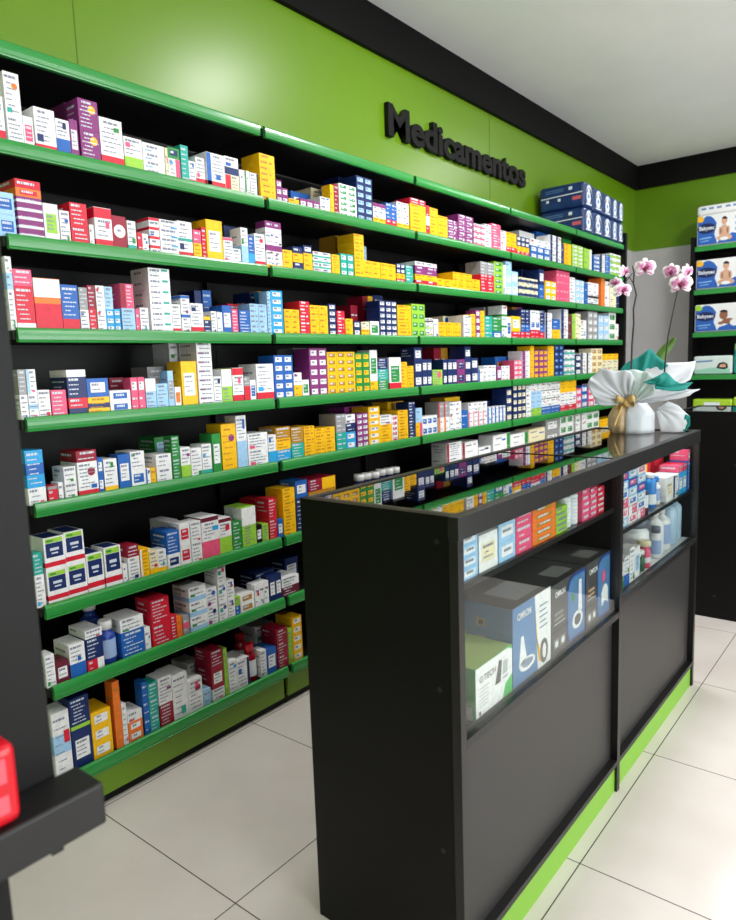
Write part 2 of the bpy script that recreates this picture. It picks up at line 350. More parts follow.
TABLE = """
2 941 970 123 45 1 0 W.bR25
2 976 1020 194 70 1 0 W/W.dO*1.5
2 1021 1050 88 45 1 0 W.cP
2 1053 1115 121 100 1 0 W.bR15
2 1116 1158 104 69 1 0 W.bB45
2 1159 1185 112 45 1 0 V.cW
2 1191 1255 180 77 1 0 V.dY/V.dY
2 1257 1335 143 100 1 0 W.bR20
2 1338 1404 104 91 1 0 W.bL40
2 1406 1489 101 100 1 0 W/W/W/W
2 1490 1501 100 45 1 0 E
2 1502 1549 106 72 1 0 W.rP40/G.cN*.5
2 1553 1585 123 57 1 0 T
2 1586 1615 78 45 1 0 W.bP20
2 1616 1654 97 63 1 0 W.bR25
2 1661 1743 123 100 1 0 W.bR20.lB25
2 1746 1811 127 100 1 0 E.lR40/W.bN40
2 1815 1839 92 45 1 0 W
2 1840 1863 93 45 1 0 W.lG30
2 1866 1906 91 68 1 0 W.rK20
2 1915 1995 171 100 1 0 Y/Y/Y/Y/Y/Y/Y/Y
2 1997 2028 88 45 1 0 V.cW/V.cW/V.cW
2 2029 2062 63 56 1 0 V.cW/V.cW
2 2063 2122 30 96 1 0 Y
2 2127 2245 40 56 3 0 V.cW
2 2250 2312 66 76 1 0 W/W
2 2315 2339 125 45 1 0 Y
2 2341 2370 133 45 1 0 M
2 2373 2491 141 100 2 0 W.cG/W.cG/W.cG/W.cG/W.cG/W.cG
2 2493 2607 195 100 2 0 N.cS/N.cS/N.cS/N.cS/N.cS/N.cS
2 2608 2702 97 80 2 0 Y/W/W.tV50
2 2707 2793 112 79 2 0 R/B/B
2 2794 2892 130 72 2 0 Y/W/W/W
2 2903 3039 166 100 1 0 Y/Y/Y/Y/R*.8
2 3040 3073 149 50 1 0 R.mW30
2 3074 3149 144 100 1 0 Y/Y/Y/Y
2 3150 3241 116 100 1 0 Y/Y/Y
2 3243 3348 109 100 1 0 V.dW/V.dW/V.dW/V.dW
2 3349 3513 151 100 2 0 V.dW/V.dW/V.dW/V.dW/V.dW
2 3519 3642 125 83 2 0 W.mP30/W.mP30/W.mP30/W.mP30
2 3643 3718 138 100 1 0 W/W/W/W
2 3719 3827 151 100 1 0 P/P/P/P/P
2 3829 3896 126 100 1 0 W/W/W/W
2 3897 4033 126 96 2 0 R/Y/Y
2 4040 4205 120 85 3 0 R/Y/N.cW/N.cW
2 4227 4520 127 100 3 0 B.cW/B.cW/W
2 4521 4699 183 100 2 0 W.lN40/W.lN40/W.lN40/W.lN40
2 4700 4749 148 80 1 0 N
2 4759 4871 155 100 1 0 Y/Y/Y/Y/Y
2 4889 5090 162 100 2 0 L.cW/L.cW/L.cW/L.cW/L.cW/L.cW
2 5110 5257 158 100 1 0 L.rW30/L.rW30
2 5287 5429 126 100 1 0 B.cW/B.cW/B.cW/B.cW
2 5430 5535 148 100 1 0 W.lK40/W.lK40/W.lK40/W.lK40/W.lK40
2 5536 5645 151 100 1 0 B/B/B/B
2 5646 5885 177 100 2 0 W.mL40/W.mL40/W.mL40/W.mL40
2 1213 1245 200 100 1 1 V/V
2 2196 2311 101 100 1 1 B.cW
2 2320 2440 134 100 1 1 E
2 2508 2607 213 100 1 1 N.cW
2 4298 4520 201 100 1 1 W
2 4552 4776 226 100 1 1 B
2 4984 5147 230 100 1 1 G
3 925 973 121 63 1 0 S.cB/S.cB
3 981 1054 165 100 1 0 V.mW30/V.mW30/V.mW30/V.mW30/V.mW30/O.cR/R
3 1055 1100 110 84 1 0 W.cL
3 1102 1133 96 58 1 0 W.dB
3 1137 1192 125 88 1 0 R/R*1.3
3 1194 1209 67 45 1 0 W
3 1214 1273 123 79 1 0 W.tR25.bR20
3 1274 1324 106 90 1 0 M.dW
3 1326 1358 97 52 1 0 W.bT20
3 1360 1379 64 45 1 0 R
3 1380 1403 63 45 1 0 W
3 1407 1446 118 71 1 0 W.tR30/W.tR30/W.tR30/W.tR30
3 1448 1520 118 100 1 0 W/W/W/W
3 1521 1581 123 75 1 0 W.bR15.mT8
3 1583 1618 101 63 1 0 Y/P*.8
3 1620 1639 113 45 1 0 R
3 1641 1714 144 96 1 0 Y.cW
3 1716 1760 91 62 1 0 W.tP10
3 1761 1798 56 64 1 0 W
3 1802 1836 136 61 1 0 W.bS50
3 1837 1868 111 45 1 0 B.bC40
3 1869 1922 123 86 1 0 W.bR15
3 1928 2015 178 54 2 0 W.bY30/W.tV50/W/V.bW40
3 2016 2070 79 91 1 0 Y/Y
3 2074 2131 97 82 1 0 N/Y/N*.7
3 2136 2189 109 97 1 0 Y/Y/N.cW*.8
3 2191 2300 90 100 2 0 W.bT30/W.bT30/W.bT30/W.bT30
3 2310 2362 90 80 1 0 Y
3 2367 2454 99 82 2 0 T.cW/T.cW/T.cW
3 2461 2530 194 97 1 0 Y/Y/Y/Y/Y/Y
3 2531 2771 85 75 4 0 Y/Y
3 2777 2846 94 56 2 0 R/Y/N.cW/N.cW
3 2851 2914 91 76 1 0 T/T/T
3 2932 3128 118 100 2 0 R/Y/V*1.5/W*.7
3 3130 3287 50 100 2 0 Y/Y
3 3288 3488 95 100 3 0 Y/Y/Y
3 3489 3577 71 100 1 0 Y/Y
3 3583 3743 177 98 2 0 R/R/R/A/A
3 3744 3854 192 100 1 0 L.cG/L.cG/L.cG/L.cG/L.cG/L.cG
3 3859 3886 180 45 1 0 W
3 3887 3964 205 100 1 0 S.cW/S.cW/S
3 3965 4050 153 100 1 0 S.cW/S.cW
3 4071 4334 126 97 4 0 E.mN40/E.mN40/E.mN40
3 4350 4426 197 100 1 0 B/N.cW
3 4442 4617 131 100 2 0 Y.cW/Y.cW/Y.cW
3 4625 4846 214 91 4 0 P/P
3 4856 4945 184 100 1 0 W/W/W/W
3 4946 5113 173 100 2 0 S.cW/S.cW/S.cW/S.cW
3 5133 5191 162 94 1 0 B
3 5192 5403 173 100 2 0 W.bK30/W.bK30/W
3 5456 5541 222 100 1 0 O/O/O
3 5542 5640 205 100 1 0 W/W
3 5652 5789 198 100 1 0 E/E
3 5790 5859 183 95 1 0 N
3 1819 1903 162 100 1 1 N.cW
3 2471 2599 203 100 1 1 U/U/U/U/U/U
3 2673 2695 177 100 1 1 S
3 4338 4565 209 100 1 1 N.cG
4 930 948 204 45 1 0 W*2/S*.8/W*.8
4 949 1003 172 100 1 0 R.bW15*2.7/P
4 1004 1084 152 100 1 0 O.tW35.bR50
4 1085 1139 138 86 1 0 B.bR25
4 1141 1169 133 45 1 0 W/A
4 1171 1195 141 45 1 0 R/M
4 1197 1226 142 46 1 0 W/W
4 1227 1255 141 45 1 0 C.cW/C.cW/C.cW/S*3
4 1256 1277 73 45 1 0 C.cW/C.cW/C.cW
4 1283 1331 154 79 1 0 S/P.lM40
4 1332 1347 75 45 1 0 P
4 1349 1381 81 53 1 0 W
4 1391 1475 213 100 1 0 W/W/W/W/W/W
4 1476 1510 98 57 1 0 W.bR15
4 1512 1549 130 53 1 0 W.tB15/W.tB15
4 1551 1606 105 94 1 0 W.bR20
4 1607 1637 62 52 1 0 N.tY20
4 1641 1666 81 45 1 0 W
4 1667 1691 78 45 1 0 W
4 1693 1736 104 71 1 0 B.cW
4 1737 1767 92 57 1 0 P
4 1771 1824 90 74 1 0 B
4 1826 1913 116 66 2 0 S/S/S/S/S/S
4 1918 1937 167 45 1 0 S/S/S/S/S/S
4 1938 2002 172 92 1 0 C.cW/C.cW/C.cW/C.cW/C.cW/C.cW
4 2006 2094 103 65 2 0 Y/Y/Y/Y/Y
4 2098 2157 139 83 1 0 R/R/R/R/R
4 2159 2269 126 80 2 0 Y/Y/Y/Y/Y
4 2273 2321 136 78 1 0 N.cW/N.cW/N.cW/N.cW/N.cW
4 2327 2380 109 74 1 0 R/R/R/R
4 2383 2434 77 75 1 0 Y/Y
4 2438 2487 68 85 1 0 N.cW/N.cW
4 2495 2552 65 70 1 0 Y/E
4 2557 2624 71 100 1 0 W.cG
4 2632 2769 169 79 3 0 N.cW/N.cW/N.cW/N.cW/N.cW/N.cW
4 2772 2889 154 100 1 0 Y/Y/Y/Y/Y
4 2892 3010 165 81 2 0 L.cG/L.cG/L.cG/L.cG
4 3014 3083 99 100 1 0 W.mL20/W.mL20/W.mK20
4 3090 3135 96 61 1 0 W
4 3140 3356 82 96 3 0 Y/Y
4 3389 3470 126 100 1 0 W/W/W
4 3471 3520 135 83 1 0 Y/Y/Y
4 3521 3571 159 64 1 0 V.cW/V.cW/V.cW/V.cW
4 3573 3621 157 69 1 0 Y/Y/Y
4 3624 3720 129 100 1 0 T/T/T
4 3722 3832 128 100 1 0 B.cW/G/G
4 3837 3900 198 95 1 0 W.bG20/W.bG20/W.bG20
4 3902 3956 132 98 1 0 W.cB
4 3959 4080 140 100 1 0 R/Y.cW*2
4 4088 4215 187 91 2 0 R/B/N/N
4 4223 4363 186 100 2 0 R/W.cB/W
4 4364 4440 192 100 1 0 R/B/N/N
4 4449 4552 178 100 1 0 W.lN30/W.lN30/W.lN30/W.lN30
4 4561 4684 140 100 1 0 Y/B
4 4702 4822 212 100 1 0 W.lN40/W.lN40/W.lN40/W.lN40/W.lN40
4 4828 4890 175 97 1 0 D
4 4894 4957 185 84 1 0 L
4 4958 5050 190 100 1 0 E/E/E
4 5052 5166 147 100 1 0 W/W/W
4 5196 5388 217 100 2 0 A.cW/A.cW/A.cW/A.cW
4 5410 5626 195 100 2 0 S.cW/S.cW/S.cW
4 5627 5785 221 100 1 0 W.cG/W.cG/W.cG
4 5788 5858 136 100 1 0 W
4 1661 1692 166 100 1 1 N
4 1698 1739 169 100 1 1 B
4 1816 1918 125 100 1 1 R
4 1932 1974 175 100 1 1 N
4 1980 2018 182 100 1 1 Y
4 2156 2210 147 100 1 1 R
4 2560 2611 153 100 1 1 M
4 2652 2689 199 100 1 1 M
4 2691 2729 201 100 1 1 Y
4 2730 2809 208 100 1 1 N
4 3360 3575 128 100 1 1 E
4 3824 4027 197 100 1 1 A
4 4192 4262 213 100 1 1 U
4 4263 4334 216 100 1 1 V
5 934 957 144 45 1 0 W/A
5 958 986 144 45 1 0 W.mS20/W.lS30
5 987 1023 83 46 1 0 W
5 1025 1072 81 66 1 0 P
5 1078 1140 140 100 1 0 R.bN40/N.tW25*1.6
5 1141 1214 111 100 1 0 Y.mN30/B.cW*1.1
5 1215 1289 70 100 1 0 W.cB/W.cB
5 1294 1345 109 45 2 0 P/P.cW
5 1347 1387 104 59 1 0 S.tW40
5 1388 1434 85 68 1 0 S
5 1437 1460 127 45 1 0 S.cA
5 1462 1487 71 45 1 0 W.cO
5 1494 1559 158 79 1 0 Y.cW
5 1565 1631 224 100 1 0 W/W/W/W/W/W/W
5 1633 1669 101 66 1 0 W
5 1671 1719 127 91 1 0 L.tW50
5 1721 1775 130 81 1 0 W.tR20.bR20
5 1776 1806 96 56 1 0 A.bR60
5 1807 1835 82 51 1 0 W.cB
5 1840 1930 142 100 1 0 W.bR20
5 1935 2041 174 91 2 0 B.cW/B.cW/B.cW/B.cW/B.cW
5 2044 2091 103 82 1 0 Y/W
5 2092 2131 72 66 1 0 W.cG
5 2139 2249 201 86 2 0 V.cW/V.cW/V.cW/V.cW/V.cW
5 2252 2437 185 86 3 0 Y.cU/Y.cU/Y.cU/Y.cU/Y.cU/Y.cU
5 2439 2544 180 76 2 0 G.cY/G.cY/G.cY/G.cY/G.cY
5 2547 2603 192 76 1 0 Y/W.cG*3
5 2606 2683 152 96 1 0 G/T/N
5 2692 2788 156 100 1 0 W.bR20.cG
5 2789 2843 133 75 1 0 Y/Y/Y/Y
5 2844 2898 113 95 1 0 Y/Y/Y/Y
5 2903 2973 203 87 1 0 N.cW/N.cW/N.cW
5 2975 3064 143 81 2 0 N.cW/N.cW
5 3070 3166 87 100 1 0 L.dP
5 3171 3210 140 72 1 0 N.cW/N.cW
5 3216 3315 140 90 2 0 N.cW/N.cW
5 3316 3397 138 100 1 0 V.cN/V.cN
5 3399 3464 207 100 1 0 N.cW/N.cW/N.cW
5 3465 3545 144 97 1 0 N.cW/N.cW
5 3547 3604 80 98 1 0 W.lB30
5 3605 3755 98 66 3 0 W/W
5 3768 3824 90 79 1 0 V.cW
5 3825 3927 91 85 2 0 W/W
5 3991 4098 122 83 2 0 P.cW/P.cW/P.cW/P.cW
5 4106 4213 180 100 1 0 W.lV40/W.lV40/W.lV40/W.lV40/W.lV40/W.lV40
5 4221 4272 211 94 1 0 Y/Y/Y/Y/Y
5 4273 4487 185 100 3 0 V.cY/V.cY/V.cY/V.cY/V.cY
5 4488 4584 211 100 1 0 Y/Y/Y/Y/Y
5 4593 4745 218 100 2 0 N.cB/N.cB/N.cB/N.cB/N.cB
5 4763 4942 183 100 2 0 W.mT30/W.mT30/W.mT30/W.mT30
5 4961 5064 146 100 1 0 N.cW/N.cW/N.cW
5 5065 5271 160 100 2 0 W.lK30/W.lK30/W.lK30
5 5272 5491 192 100 2 0 E.cU/E.cU/E.cU/E.cU
5 5503 5855 149 100 3 0 E/E/Y
5 1288 1340 110 100 1 1 M
5 1436 1510 143 100 1 1 A
5 1532 1606 225 100 1 1 W.rR20/W.rR20/W.rR20/W.rR20
5 1722 1766 129 100 1 1 A
5 2165 2252 207 100 2 1 A.cW/A.cW/A.cW/A.cW
5 2967 3048 185 100 1 1 N
5 3260 3331 205 100 1 1 M
5 3332 3404 205 100 1 1 U
5 3415 3557 210 100 1 1 N
5 3956 4130 148 100 1 1 B.cO
5 4131 4215 150 100 1 1 W
6 931 984 161 85 1 0 W/C.mB30*2.2
6 989 1019 48 53 1 0 R.tA20
6 1022 1037 55 45 1 0 W
6 1042 1081 98 69 1 0 W/W
6 1086 1153 142 100 1 0 W.bR15.dM*3/M
6 1154 1172 114 45 1 0 B.cW/B.cW
6 1174 1221 105 84 1 0 W.bY15
6 1225 1268 114 51 1 0 B.cW
6 1270 1323 118 87 1 0 W.cB/W
6 1324 1343 56 45 1 0 W.lB30
6 1344 1363 56 45 1 0 Y
6 1366 1427 97 84 1 0 W/W
6 1433 1465 153 45 1 0 G/G
6 1468 1509 110 64 1 0 W.bL40
6 1510 1557 102 70 1 0 W
6 1559 1602 111 66 1 0 W.bT15
6 1606 1646 144 71 1 0 G.cW
6 1651 1721 175 84 1 0 Y.dV
6 1724 1774 201 62 1 0 W.bS50
6 1778 1881 127 100 1 0 W/W
6 1882 1925 113 55 1 0 W.bC40
6 1928 2009 138 100 1 0 C/Y/U
6 2011 2085 131 100 1 0 T/U
6 2087 2152 128 100 1 0 Y/Y/Y/Y/Y
6 2154 2282 113 81 2 0 Y/Y/Y/Y
6 2291 2358 163 100 1 0 T/T/A/A
6 2359 2425 157 93 1 0 C.cW/C.cW/N/W
6 2433 2519 156 61 2 0 V.cW/V.cW/V.cW/V.cW/V.cW/V.cW
6 2521 2608 180 100 1 0 Y.cW/Y.cW/Y.cW/Y.cW/Y.cW/Y.cW
6 2609 2702 134 100 1 0 Y/Y/W
6 2703 2751 126 77 1 0 W.cR/W.cR/W.cR/W.cR/W.cR
6 2753 2836 147 100 1 0 Y/Y/Y/Y/Y
6 2843 2901 183 78 1 0 N/N/N/N/N/N
6 2904 2961 148 81 1 0 Y.rP40/S
6 2963 3105 101 61 3 0 W.cB/W.cB
6 3117 3226 165 86 2 0 W.lO30/A.lR20
6 3228 3351 158 100 2 0 W/W/W
6 3352 3421 104 100 1 0 B
6 3426 3640 141 67 4 0 W.lP20/W.lP20/W
6 3641 3871 101 61 5 0 W.lB40/W.lB40
6 3879 3954 201 100 1 0 N.cE/N.cE/N.cE/N.cE
6 3972 4152 221 98 3 0 N.cE/N.cE/N.cE/N.cE/N.cE
6 4154 4225 207 100 1 0 W/W/W/W
6 4226 4384 223 100 2 0 L/S/S/W
6 4385 4686 223 100 4 0 B/W.tK10/W.tK10/W.tK10
6 4687 4972 223 100 2 0 R/W/W/Y/Y
6 4973 5077 151 100 1 0 P.cW/P.cW/P.cW
6 5078 5195 167 100 1 0 B.cW/B.cW/B.cW
6 5206 5328 146 100 1 0 P.cW/P.cW/P.cW
6 5339 5519 171 100 2 0 W.cB/W.cB/W.cB
6 5531 5699 194 100 1 0 S/W/Y
6 5711 5864 171 100 1 0 W/W/W
6 1443 1510 144 100 1 1 G.cS/G.cS
6 2487 2629 181 100 1 1 V.cY
6 2824 2963 183 100 1 1 Y/Y/Y/Y/Y
6 3363 3525 175 100 1 1 Y
6 3847 4057 129 100 1 1 N
7 924 953 166 45 1 0 W*1.5/T
7 959 1023 204 88 1 0 X/X
7 1024 1087 208 99 1 0 X/X
7 1088 1145 124 96 1 0 X
7 1148 1207 132 75 1 0 X
7 1209 1226 64 45 1 0 W
7 1231 1274 119 65 1 0 W*2/M
7 1276 1310 99 62 1 0 Y.lW20
7 1311 1345 83 62 1 0 E.bY25
7 1346 1380 79 49 1 0 W.bY20
7 1384 1436 134 95 1 0 W.cN/B*1.5
7 1439 1484 151 78 1 0 W.cR/W.cR
7 1486 1531 149 63 1 0 W/W
7 1534 1613 154 100 1 0 W.tD10.bP40
7 1614 1673 135 76 1 0 W.tD10.bL45
7 1674 1720 111 81 1 0 G/G
7 1724 1795 157 100 1 0 L.tW45
7 1796 1825 75 53 1 0 K.cW
7 1827 1861 72 59 1 0 L
7 1867 1909 168 70 1 0 R/R
7 1910 1939 76 49 1 0 B.cW
7 1946 2016 194 100 1 0 Y/Y/Y/Y/Y/Y/Y
7 2022 2093 215 91 1 0 N*2/B.cW
7 2098 2273 208 100 1 0 U*3/M.rY50
7 3192 3348 245 100 1 0 W.lM15/W.lM15/W.lM15
7 3354 3527 233 100 1 0 W.lM15/W.lM15/W.lM15
7 3533 3675 184 100 1 0 W/W/W
7 3708 3926 237 100 1 0 W.rG20/W.rG20/W.rG20
7 3933 4178 221 100 1 0 W.rG20/W.rG20/W.rG20
7 4194 4438 228 100 1 0 W.cO/E/E
7 4447 4670 272 100 1 0 A.cW/A.cW/A.cW
7 4688 4919 281 100 2 0 W.cG/W.cG/W.cG/W.cG
7 4929 5169 281 100 2 0 W.lA30/W.lA30/W.lA30/W.lA30
7 5180 5439 266 100 2 0 W.cG/W.cG/W.cG/W.cG
7 5463 5851 189 100 3 0 E/W/Y
7 1466 1518 143 100 1 1 W
7 1901 1968 149 100 1 1 R/R
8 929 959 101 53 1 0 W
8 960 1001 69 68 1 0 D.cW
8 1005 1057 108 94 1 0 W.bB40
8 1061 1119 135 100 1 0 R.rW40*.7/N*1.3/W*.5
8 1183 1270 132 100 1 0 B*2/W
8 1271 1293 79 45 1 0 W
8 1300 1374 166 91 1 0 R/R*1.2
8 1375 1400 89 45 1 0 R
8 1401 1424 76 45 1 0 O
8 1426 1452 72 45 1 0 A.mP30
8 1459 1535 165 96 1 0 W.bS30/W.bS30/W.bS30
8 1536 1584 141 83 1 0 W.dN/W.dB
8 1590 1631 215 76 1 0 W.dN/W.dB/W.dR
8 1632 1666 146 45 1 0 W.dR/W.dR
8 1667 1691 73 45 1 0 B/L
8 1693 1764 72 100 1 0 W.cU/W.cU
8 1767 1844 94 46 3 0 W.dV
8 1848 1916 107 47 2 0 N.cW
8 1917 2016 78 100 1 0 D/W
8 1874 1987 90 100 1 1 N
8 2049 2129 111 100 1 1 N.cW
9 930 985 209 76 1 0 W.mS30
9 989 1054 230 100 1 0 N.cW*1.2/N.bL12
9 1055 1124 157 100 1 0 Y.cW/Y.cW/Y.cW
9 1135 1161 232 45 1 0 O
9 1163 1181 144 45 1 0 W
9 1182 1237 104 81 1 0 O.cW/O.cW/W
9 1243 1265 188 45 1 0 B/B/B
9 1266 1302 174 54 1 0 T/T/T
9 1305 1360 176 70 1 0 M/W*1.2
9 1362 1426 165 100 1 0 W
9 1427 1491 120 100 1 0 W.dM
9 1492 1527 61 52 1 0 S
9 1536 1592 195 96 1 0 W*.8/M.cW*1.5/M*1.2
9 1595 1613 186 45 1 0 L
9 1615 1655 127 68 1 0 W
9 1657 1720 114 100 1 0 W.rN20
9 1778 1809 112 53 1 0 W
9 1812 1865 105 83 1 0 B.cW
9 1871 1932 167 93 1 0 M/M/M
9 1934 1958 153 45 1 0 L
9 1962 2018 192 100 1 0 Y.cW/Y.cW/Y.cW/Y.cW/Y.cW
9 1512 1577 123 100 1 1 W
9 1860 1963 156 100 1 1 W.bO25
"""
ORD = ['', 'first', 'second', 'third', 'fourth', 'fifth', 'sixth', 'seventh', 'eighth', 'ninth', 'tenth', 'eleventh', 'twelfth']
stacks = []
for l in TABLE.strip().splitlines():
    a = l.split(); row, y0, y1, h, d, cols, back = [int(q) for q in a[:7]]
    y0, y1, h, d = y0/1000, y1/1000, h/1000, d/1000
    w = (y1-y0)/cols
    for c in range(cols):
        stacks.append(dict(row=row, y0=y0+c*w, y1=y0+(c+1)*w-0.0012, h=h, d=d, back=back, st=split_styles(a[7]), jit=random.uniform(0, .003)))
cands = []
for s in stacks:
    tot = sum(q[1] for q in s['st']); z = LZ[s['row']-1]-0.008+0.0003
    s['bay'] = max(0, min(4, int(((s['y0']+s['y1'])/2-(Y0-BW))/BW)))
    s['boxes'] = []
    for st, wt in s['st']:
        hh = s['h']*wt/tot
        dist = Vector((-2.02, s['y0'], z-1.4)).length
        area_px = (s['y1']-s['y0'])*hh/dist**3*2.02 * (0.35 if s['back'] else 1)
        b = dict(s=s, st=st, z0=z, z1=z+hh-0.0006, a=area_px, i=len(s['boxes'])); s['boxes'].append(b); cands.append(b); z += hh
cands.sort(key=lambda b: -b['a'])
single = cands[:300]
for b in cands: b['single'] = False
for b in single: b['single'] = True
# neighbours inside a shelf, used to tell look-alikes apart
byrow = {}
for s in stacks: byrow.setdefault((s['row'], s['back']), []).append(s)
for k, L in byrow.items():
    L.sort(key=lambda s: s['y0'])
    for i, s in enumerate(L):
        s['L'] = L[i-1] if i else None; s['R'] = L[i+1] if i+1 < len(L) else None
def stackdesc(s): return '/'.join(q[0] for q in s['st'])
SH = {r: ORD[r] for r in range(2, 10)}
bayph = ['nearest bay', 'second bay', 'third bay', 'fourth bay', 'farthest bay']
def pos_in_stack(b):
    n = len(b['s']['boxes']); i = b['i']
    if n == 1: return ''
    if i == n-1: return 'atop'
    if i == 0: return 'lowest'
    return ORD[i+1] + ' up'
for b in single:
    s = b['s']; same = [q for q in byrow[(s['row'], s['back'])] if q['bay'] == s['bay'] and any(x['st'] == b['st'] and x['i'] == b['i'] and len(q['boxes']) == len(s['boxes']) for x in q['boxes'])]
    words = ['%s box' % describe(b['st'])]
    p = pos_in_stack(b)
    ps = {'': '', 'atop': 'on top', 'lowest': 'lowest of stack'}.get(p, p + ' in stack' if p else '')
    lab = words[0] + (' ' + ps if ps else '') + (' set behind' if s['back'] else '')
    lab += ', %s shelf, %s' % (SH[s['row']], bayph[s['bay']])
    def nb(q, full=True):
        if q is None: return None
        j = min(b['i'], len(q['boxes'])-1); t = q['boxes'][j]['st']
        if t == 'X': return 'navy-panelled' if full else 'white'
        base, fs, _ = parse(t)
        return ('%s-%s ' % (NAMES[fs[0][1]], EX[fs[0][0]]) if fs and full else '') + NAMES[base]
    if len(same) > 1:
        j = same.index(s); o = 'leftmost' if j == 0 else ('rightmost' if j == len(same)-1 else ORD[j+1]+' from left')
        lab += ', ' + o
    else:
        l, r = nb(s['L']), nb(s['R'])
        if l and r and len((lab + ' between %s and %s' % (l, r)).split()) > 16: l, r = nb(s['L']), nb(s['R'], False)
        if l and r and len((lab + ' between %s and %s' % (l, r)).split()) > 16: l, r = nb(s['L'], False), nb(s['R'], False)
        if l and r: lab += ', between %s and %s' % (l, r)
        elif l: lab += ', right of %s' % l
    if len(lab.split()) > 16: lab = lab.replace(', between ', ', right of ').rsplit(' and ', 1)[0]
    if len(lab.split()) > 16: lab = lab.replace(' in stack', '').replace(' of stack', '')
    b['label'] = lab
seen = {}
for b in single: seen.setdefault(b['label'], []).append(b)
dups = {k: v for k, v in seen.items() if len(v) > 1}
for k, v in dups.items():
    v.sort(key=lambda b: b['s']['y0'])
    for j, b in enumerate(v):
        b['label'] = k.split(', between')[0].split(', right of')[0] + ', ' + ('leftmost' if j == 0 else ORD[j+1]+' from left')
print('LABEL dups', len(dups), 'maxwords', max(len(b['label'].split()) for b in single))
def ordinal_group(s, st): return '%s medicine boxes on the %s shelf, %s' % (describe(st), SH[s['row']], bayph[s['bay']])
cache = {}
for b in single:
    s = b['s']; st = b['st']; x = -2.024 - (0.115 if s['back'] else 0) - s['jit']
    W, H, D = s['y1']-s['y0'], b['z1']-b['z0'], s['d']
    key = (st, round(W, 4), round(H, 4), round(D, 3), id(s) if s['y0'] < 1.9 and len(s['boxes']) < 3 else 0)
    if key not in cache:
        bm = bmesh.new(); rnd = random.Random(hash((st, round(W*1000))) & 0xffff if False else int(W*1e5+H*1e5))
        med_box(bm, st, D/2, -W/2, W/2, 0, H, D, rnd, 2 if s['y0'] < 3.2 else 1)
        o = obj('medicine_box', bm, CARD)
        cache[key] = o
    else:
        o = cache[key].copy(); COL.objects.link(o)
    o.location = (x-D/2, (s['y0']+s['y1'])/2, b['z0'])
    tag(o, b['label'], 'box', ordinal_group(s, st))
bm = bmesh.new(); rnd = random.Random(5)
for b in cands[300:]:
    s = b['s']; x = -2.024 - (0.115 if s['back'] else 0) - s['jit']
    med_box(bm, b['st'], x, s['y0'], s['y1'], b['z0'], b['z1'], s['d'], rnd, 1)
o = obj('small_medicine_boxes', bm, CARD); o['kind'] = 'stuff'
tag(o, 'many small coloured medicine boxes filling the gaps and far bays of the shelves', 'boxes')

# ---------------------------------------------------------------- bottles on the shelves
M_blue_pl = mat('blue_bottle', S(28, 62, 150), 0.3); M_navy_pl = mat('navy_bottle', S(24, 40, 96), 0.3)
M_syrup = mat('red_syrup', S(140, 12, 26), 0.15, 0.6); M_redcap = mat('red_cap', S(205, 24, 48), 0.3)
M_label_w = mat('paper_label', S(222, 226, 230), 0.5); M_label_s = mat('sky_label', S(150, 175, 215), 0.5)
M_clear_pl = mat('pale_blue_plastic', S(176, 206, 226), 0.2, 0.5); M_grey_cap = mat('grey_cap', S(98, 108, 122), 0.4)
M_white_b = mat('white_bottle', S(232, 234, 234), 0.3); M_brown = mat('brown_glass', S(92, 50, 26), 0.2)
M_pink_pl = mat('pink_tube', S(226, 84, 120), 0.35); M_green_pl = mat('dark_green_tube', S(20, 92, 58), 0.35)
M_sky_pl = mat('bright_blue_plastic', S(36, 128, 206), 0.3)
def bottle(name, label, cat, loc, r, h, body, capm, labelm=None, group=None, neck=0.45, capk=0.2, sh=0.72, lab=(0.14, 0.58), slim=True):
    t = thing(name, label, cat, loc, group)
    bm = bmesh.new(); hb = h*(1-capk)
    lathe(bm, [(r*.9, 0), (r, .006), (r, h*sh*.88), (r*.93, h*sh*.94), (r*.7, h*sh), (r*neck, h*(sh+.05) if sh+.05 < 1-capk else hb-.001), (r*neck, hb)], n=20)
    obj('body', bm, body, t)
    rc = r*neck*1.18
    bm = bmesh.new(); lathe(bm, [(rc, hb+.0003), (rc, h-.003), (rc*.9, h)], n=20); obj('cap', bm, capm, t)
    if labelm:
        bm = bmesh.new(); n = 20; z0, z1 = h*lab[0], h*lab[1]; rr = r*1.012
        a = [bm.verts.new((rr*math.cos(2*PI*i/n), rr*math.sin(2*PI*i/n), z0)) for i in range(n)]
        b = [bm.verts.new((rr*math.cos(2*PI*i/n), rr*math.sin(2*PI*i/n), z1)) for i in range(n)]
        for i in range(n):
            f = bm.faces.new((a[i], a[(i+1) % n], b[(i+1) % n], b[i])); f.smooth = True
        obj('label_band', bm, labelm, t)
    return t
z8 = LZ[7]-.0077; z9 = LZ[8]-.0077; z7 = LZ[6]-.0077
bottle('mouthwash_bottle', 'blue bottle with white cap and pale label, front of eighth shelf', 'bottle', (-2.055, 1.146, z8), .030, .142, M_blue_pl, M_white_plastic, M_label_s, 'blue mouthwash bottles', neck=.62, capk=.2)
bottle('mouthwash_bottle', 'blue bottle with white cap standing behind the navy box, eighth shelf', 'bottle', (-2.19, 1.17, z8), .032, .168, M_blue_pl, M_white_plastic, None, 'blue mouthwash bottles', neck=.55, capk=.15)
bottle('syrup_bottle', 'red syrup bottle with red cap, right one of the pair, lowest shelf', 'bottle', (-2.056, 1.745, z9), .027, .150, M_syrup, M_redcap, M_label_w, 'red syrup bottles', neck=.6, capk=.22)
bottle('syrup_bottle', 'red syrup bottle with red cap, left and rear one, lowest shelf', 'bottle', (-2.16, 1.79, z9), .027, .158, M_syrup, M_redcap, M_label_w, 'red syrup bottles', neck=.6, capk=.22)
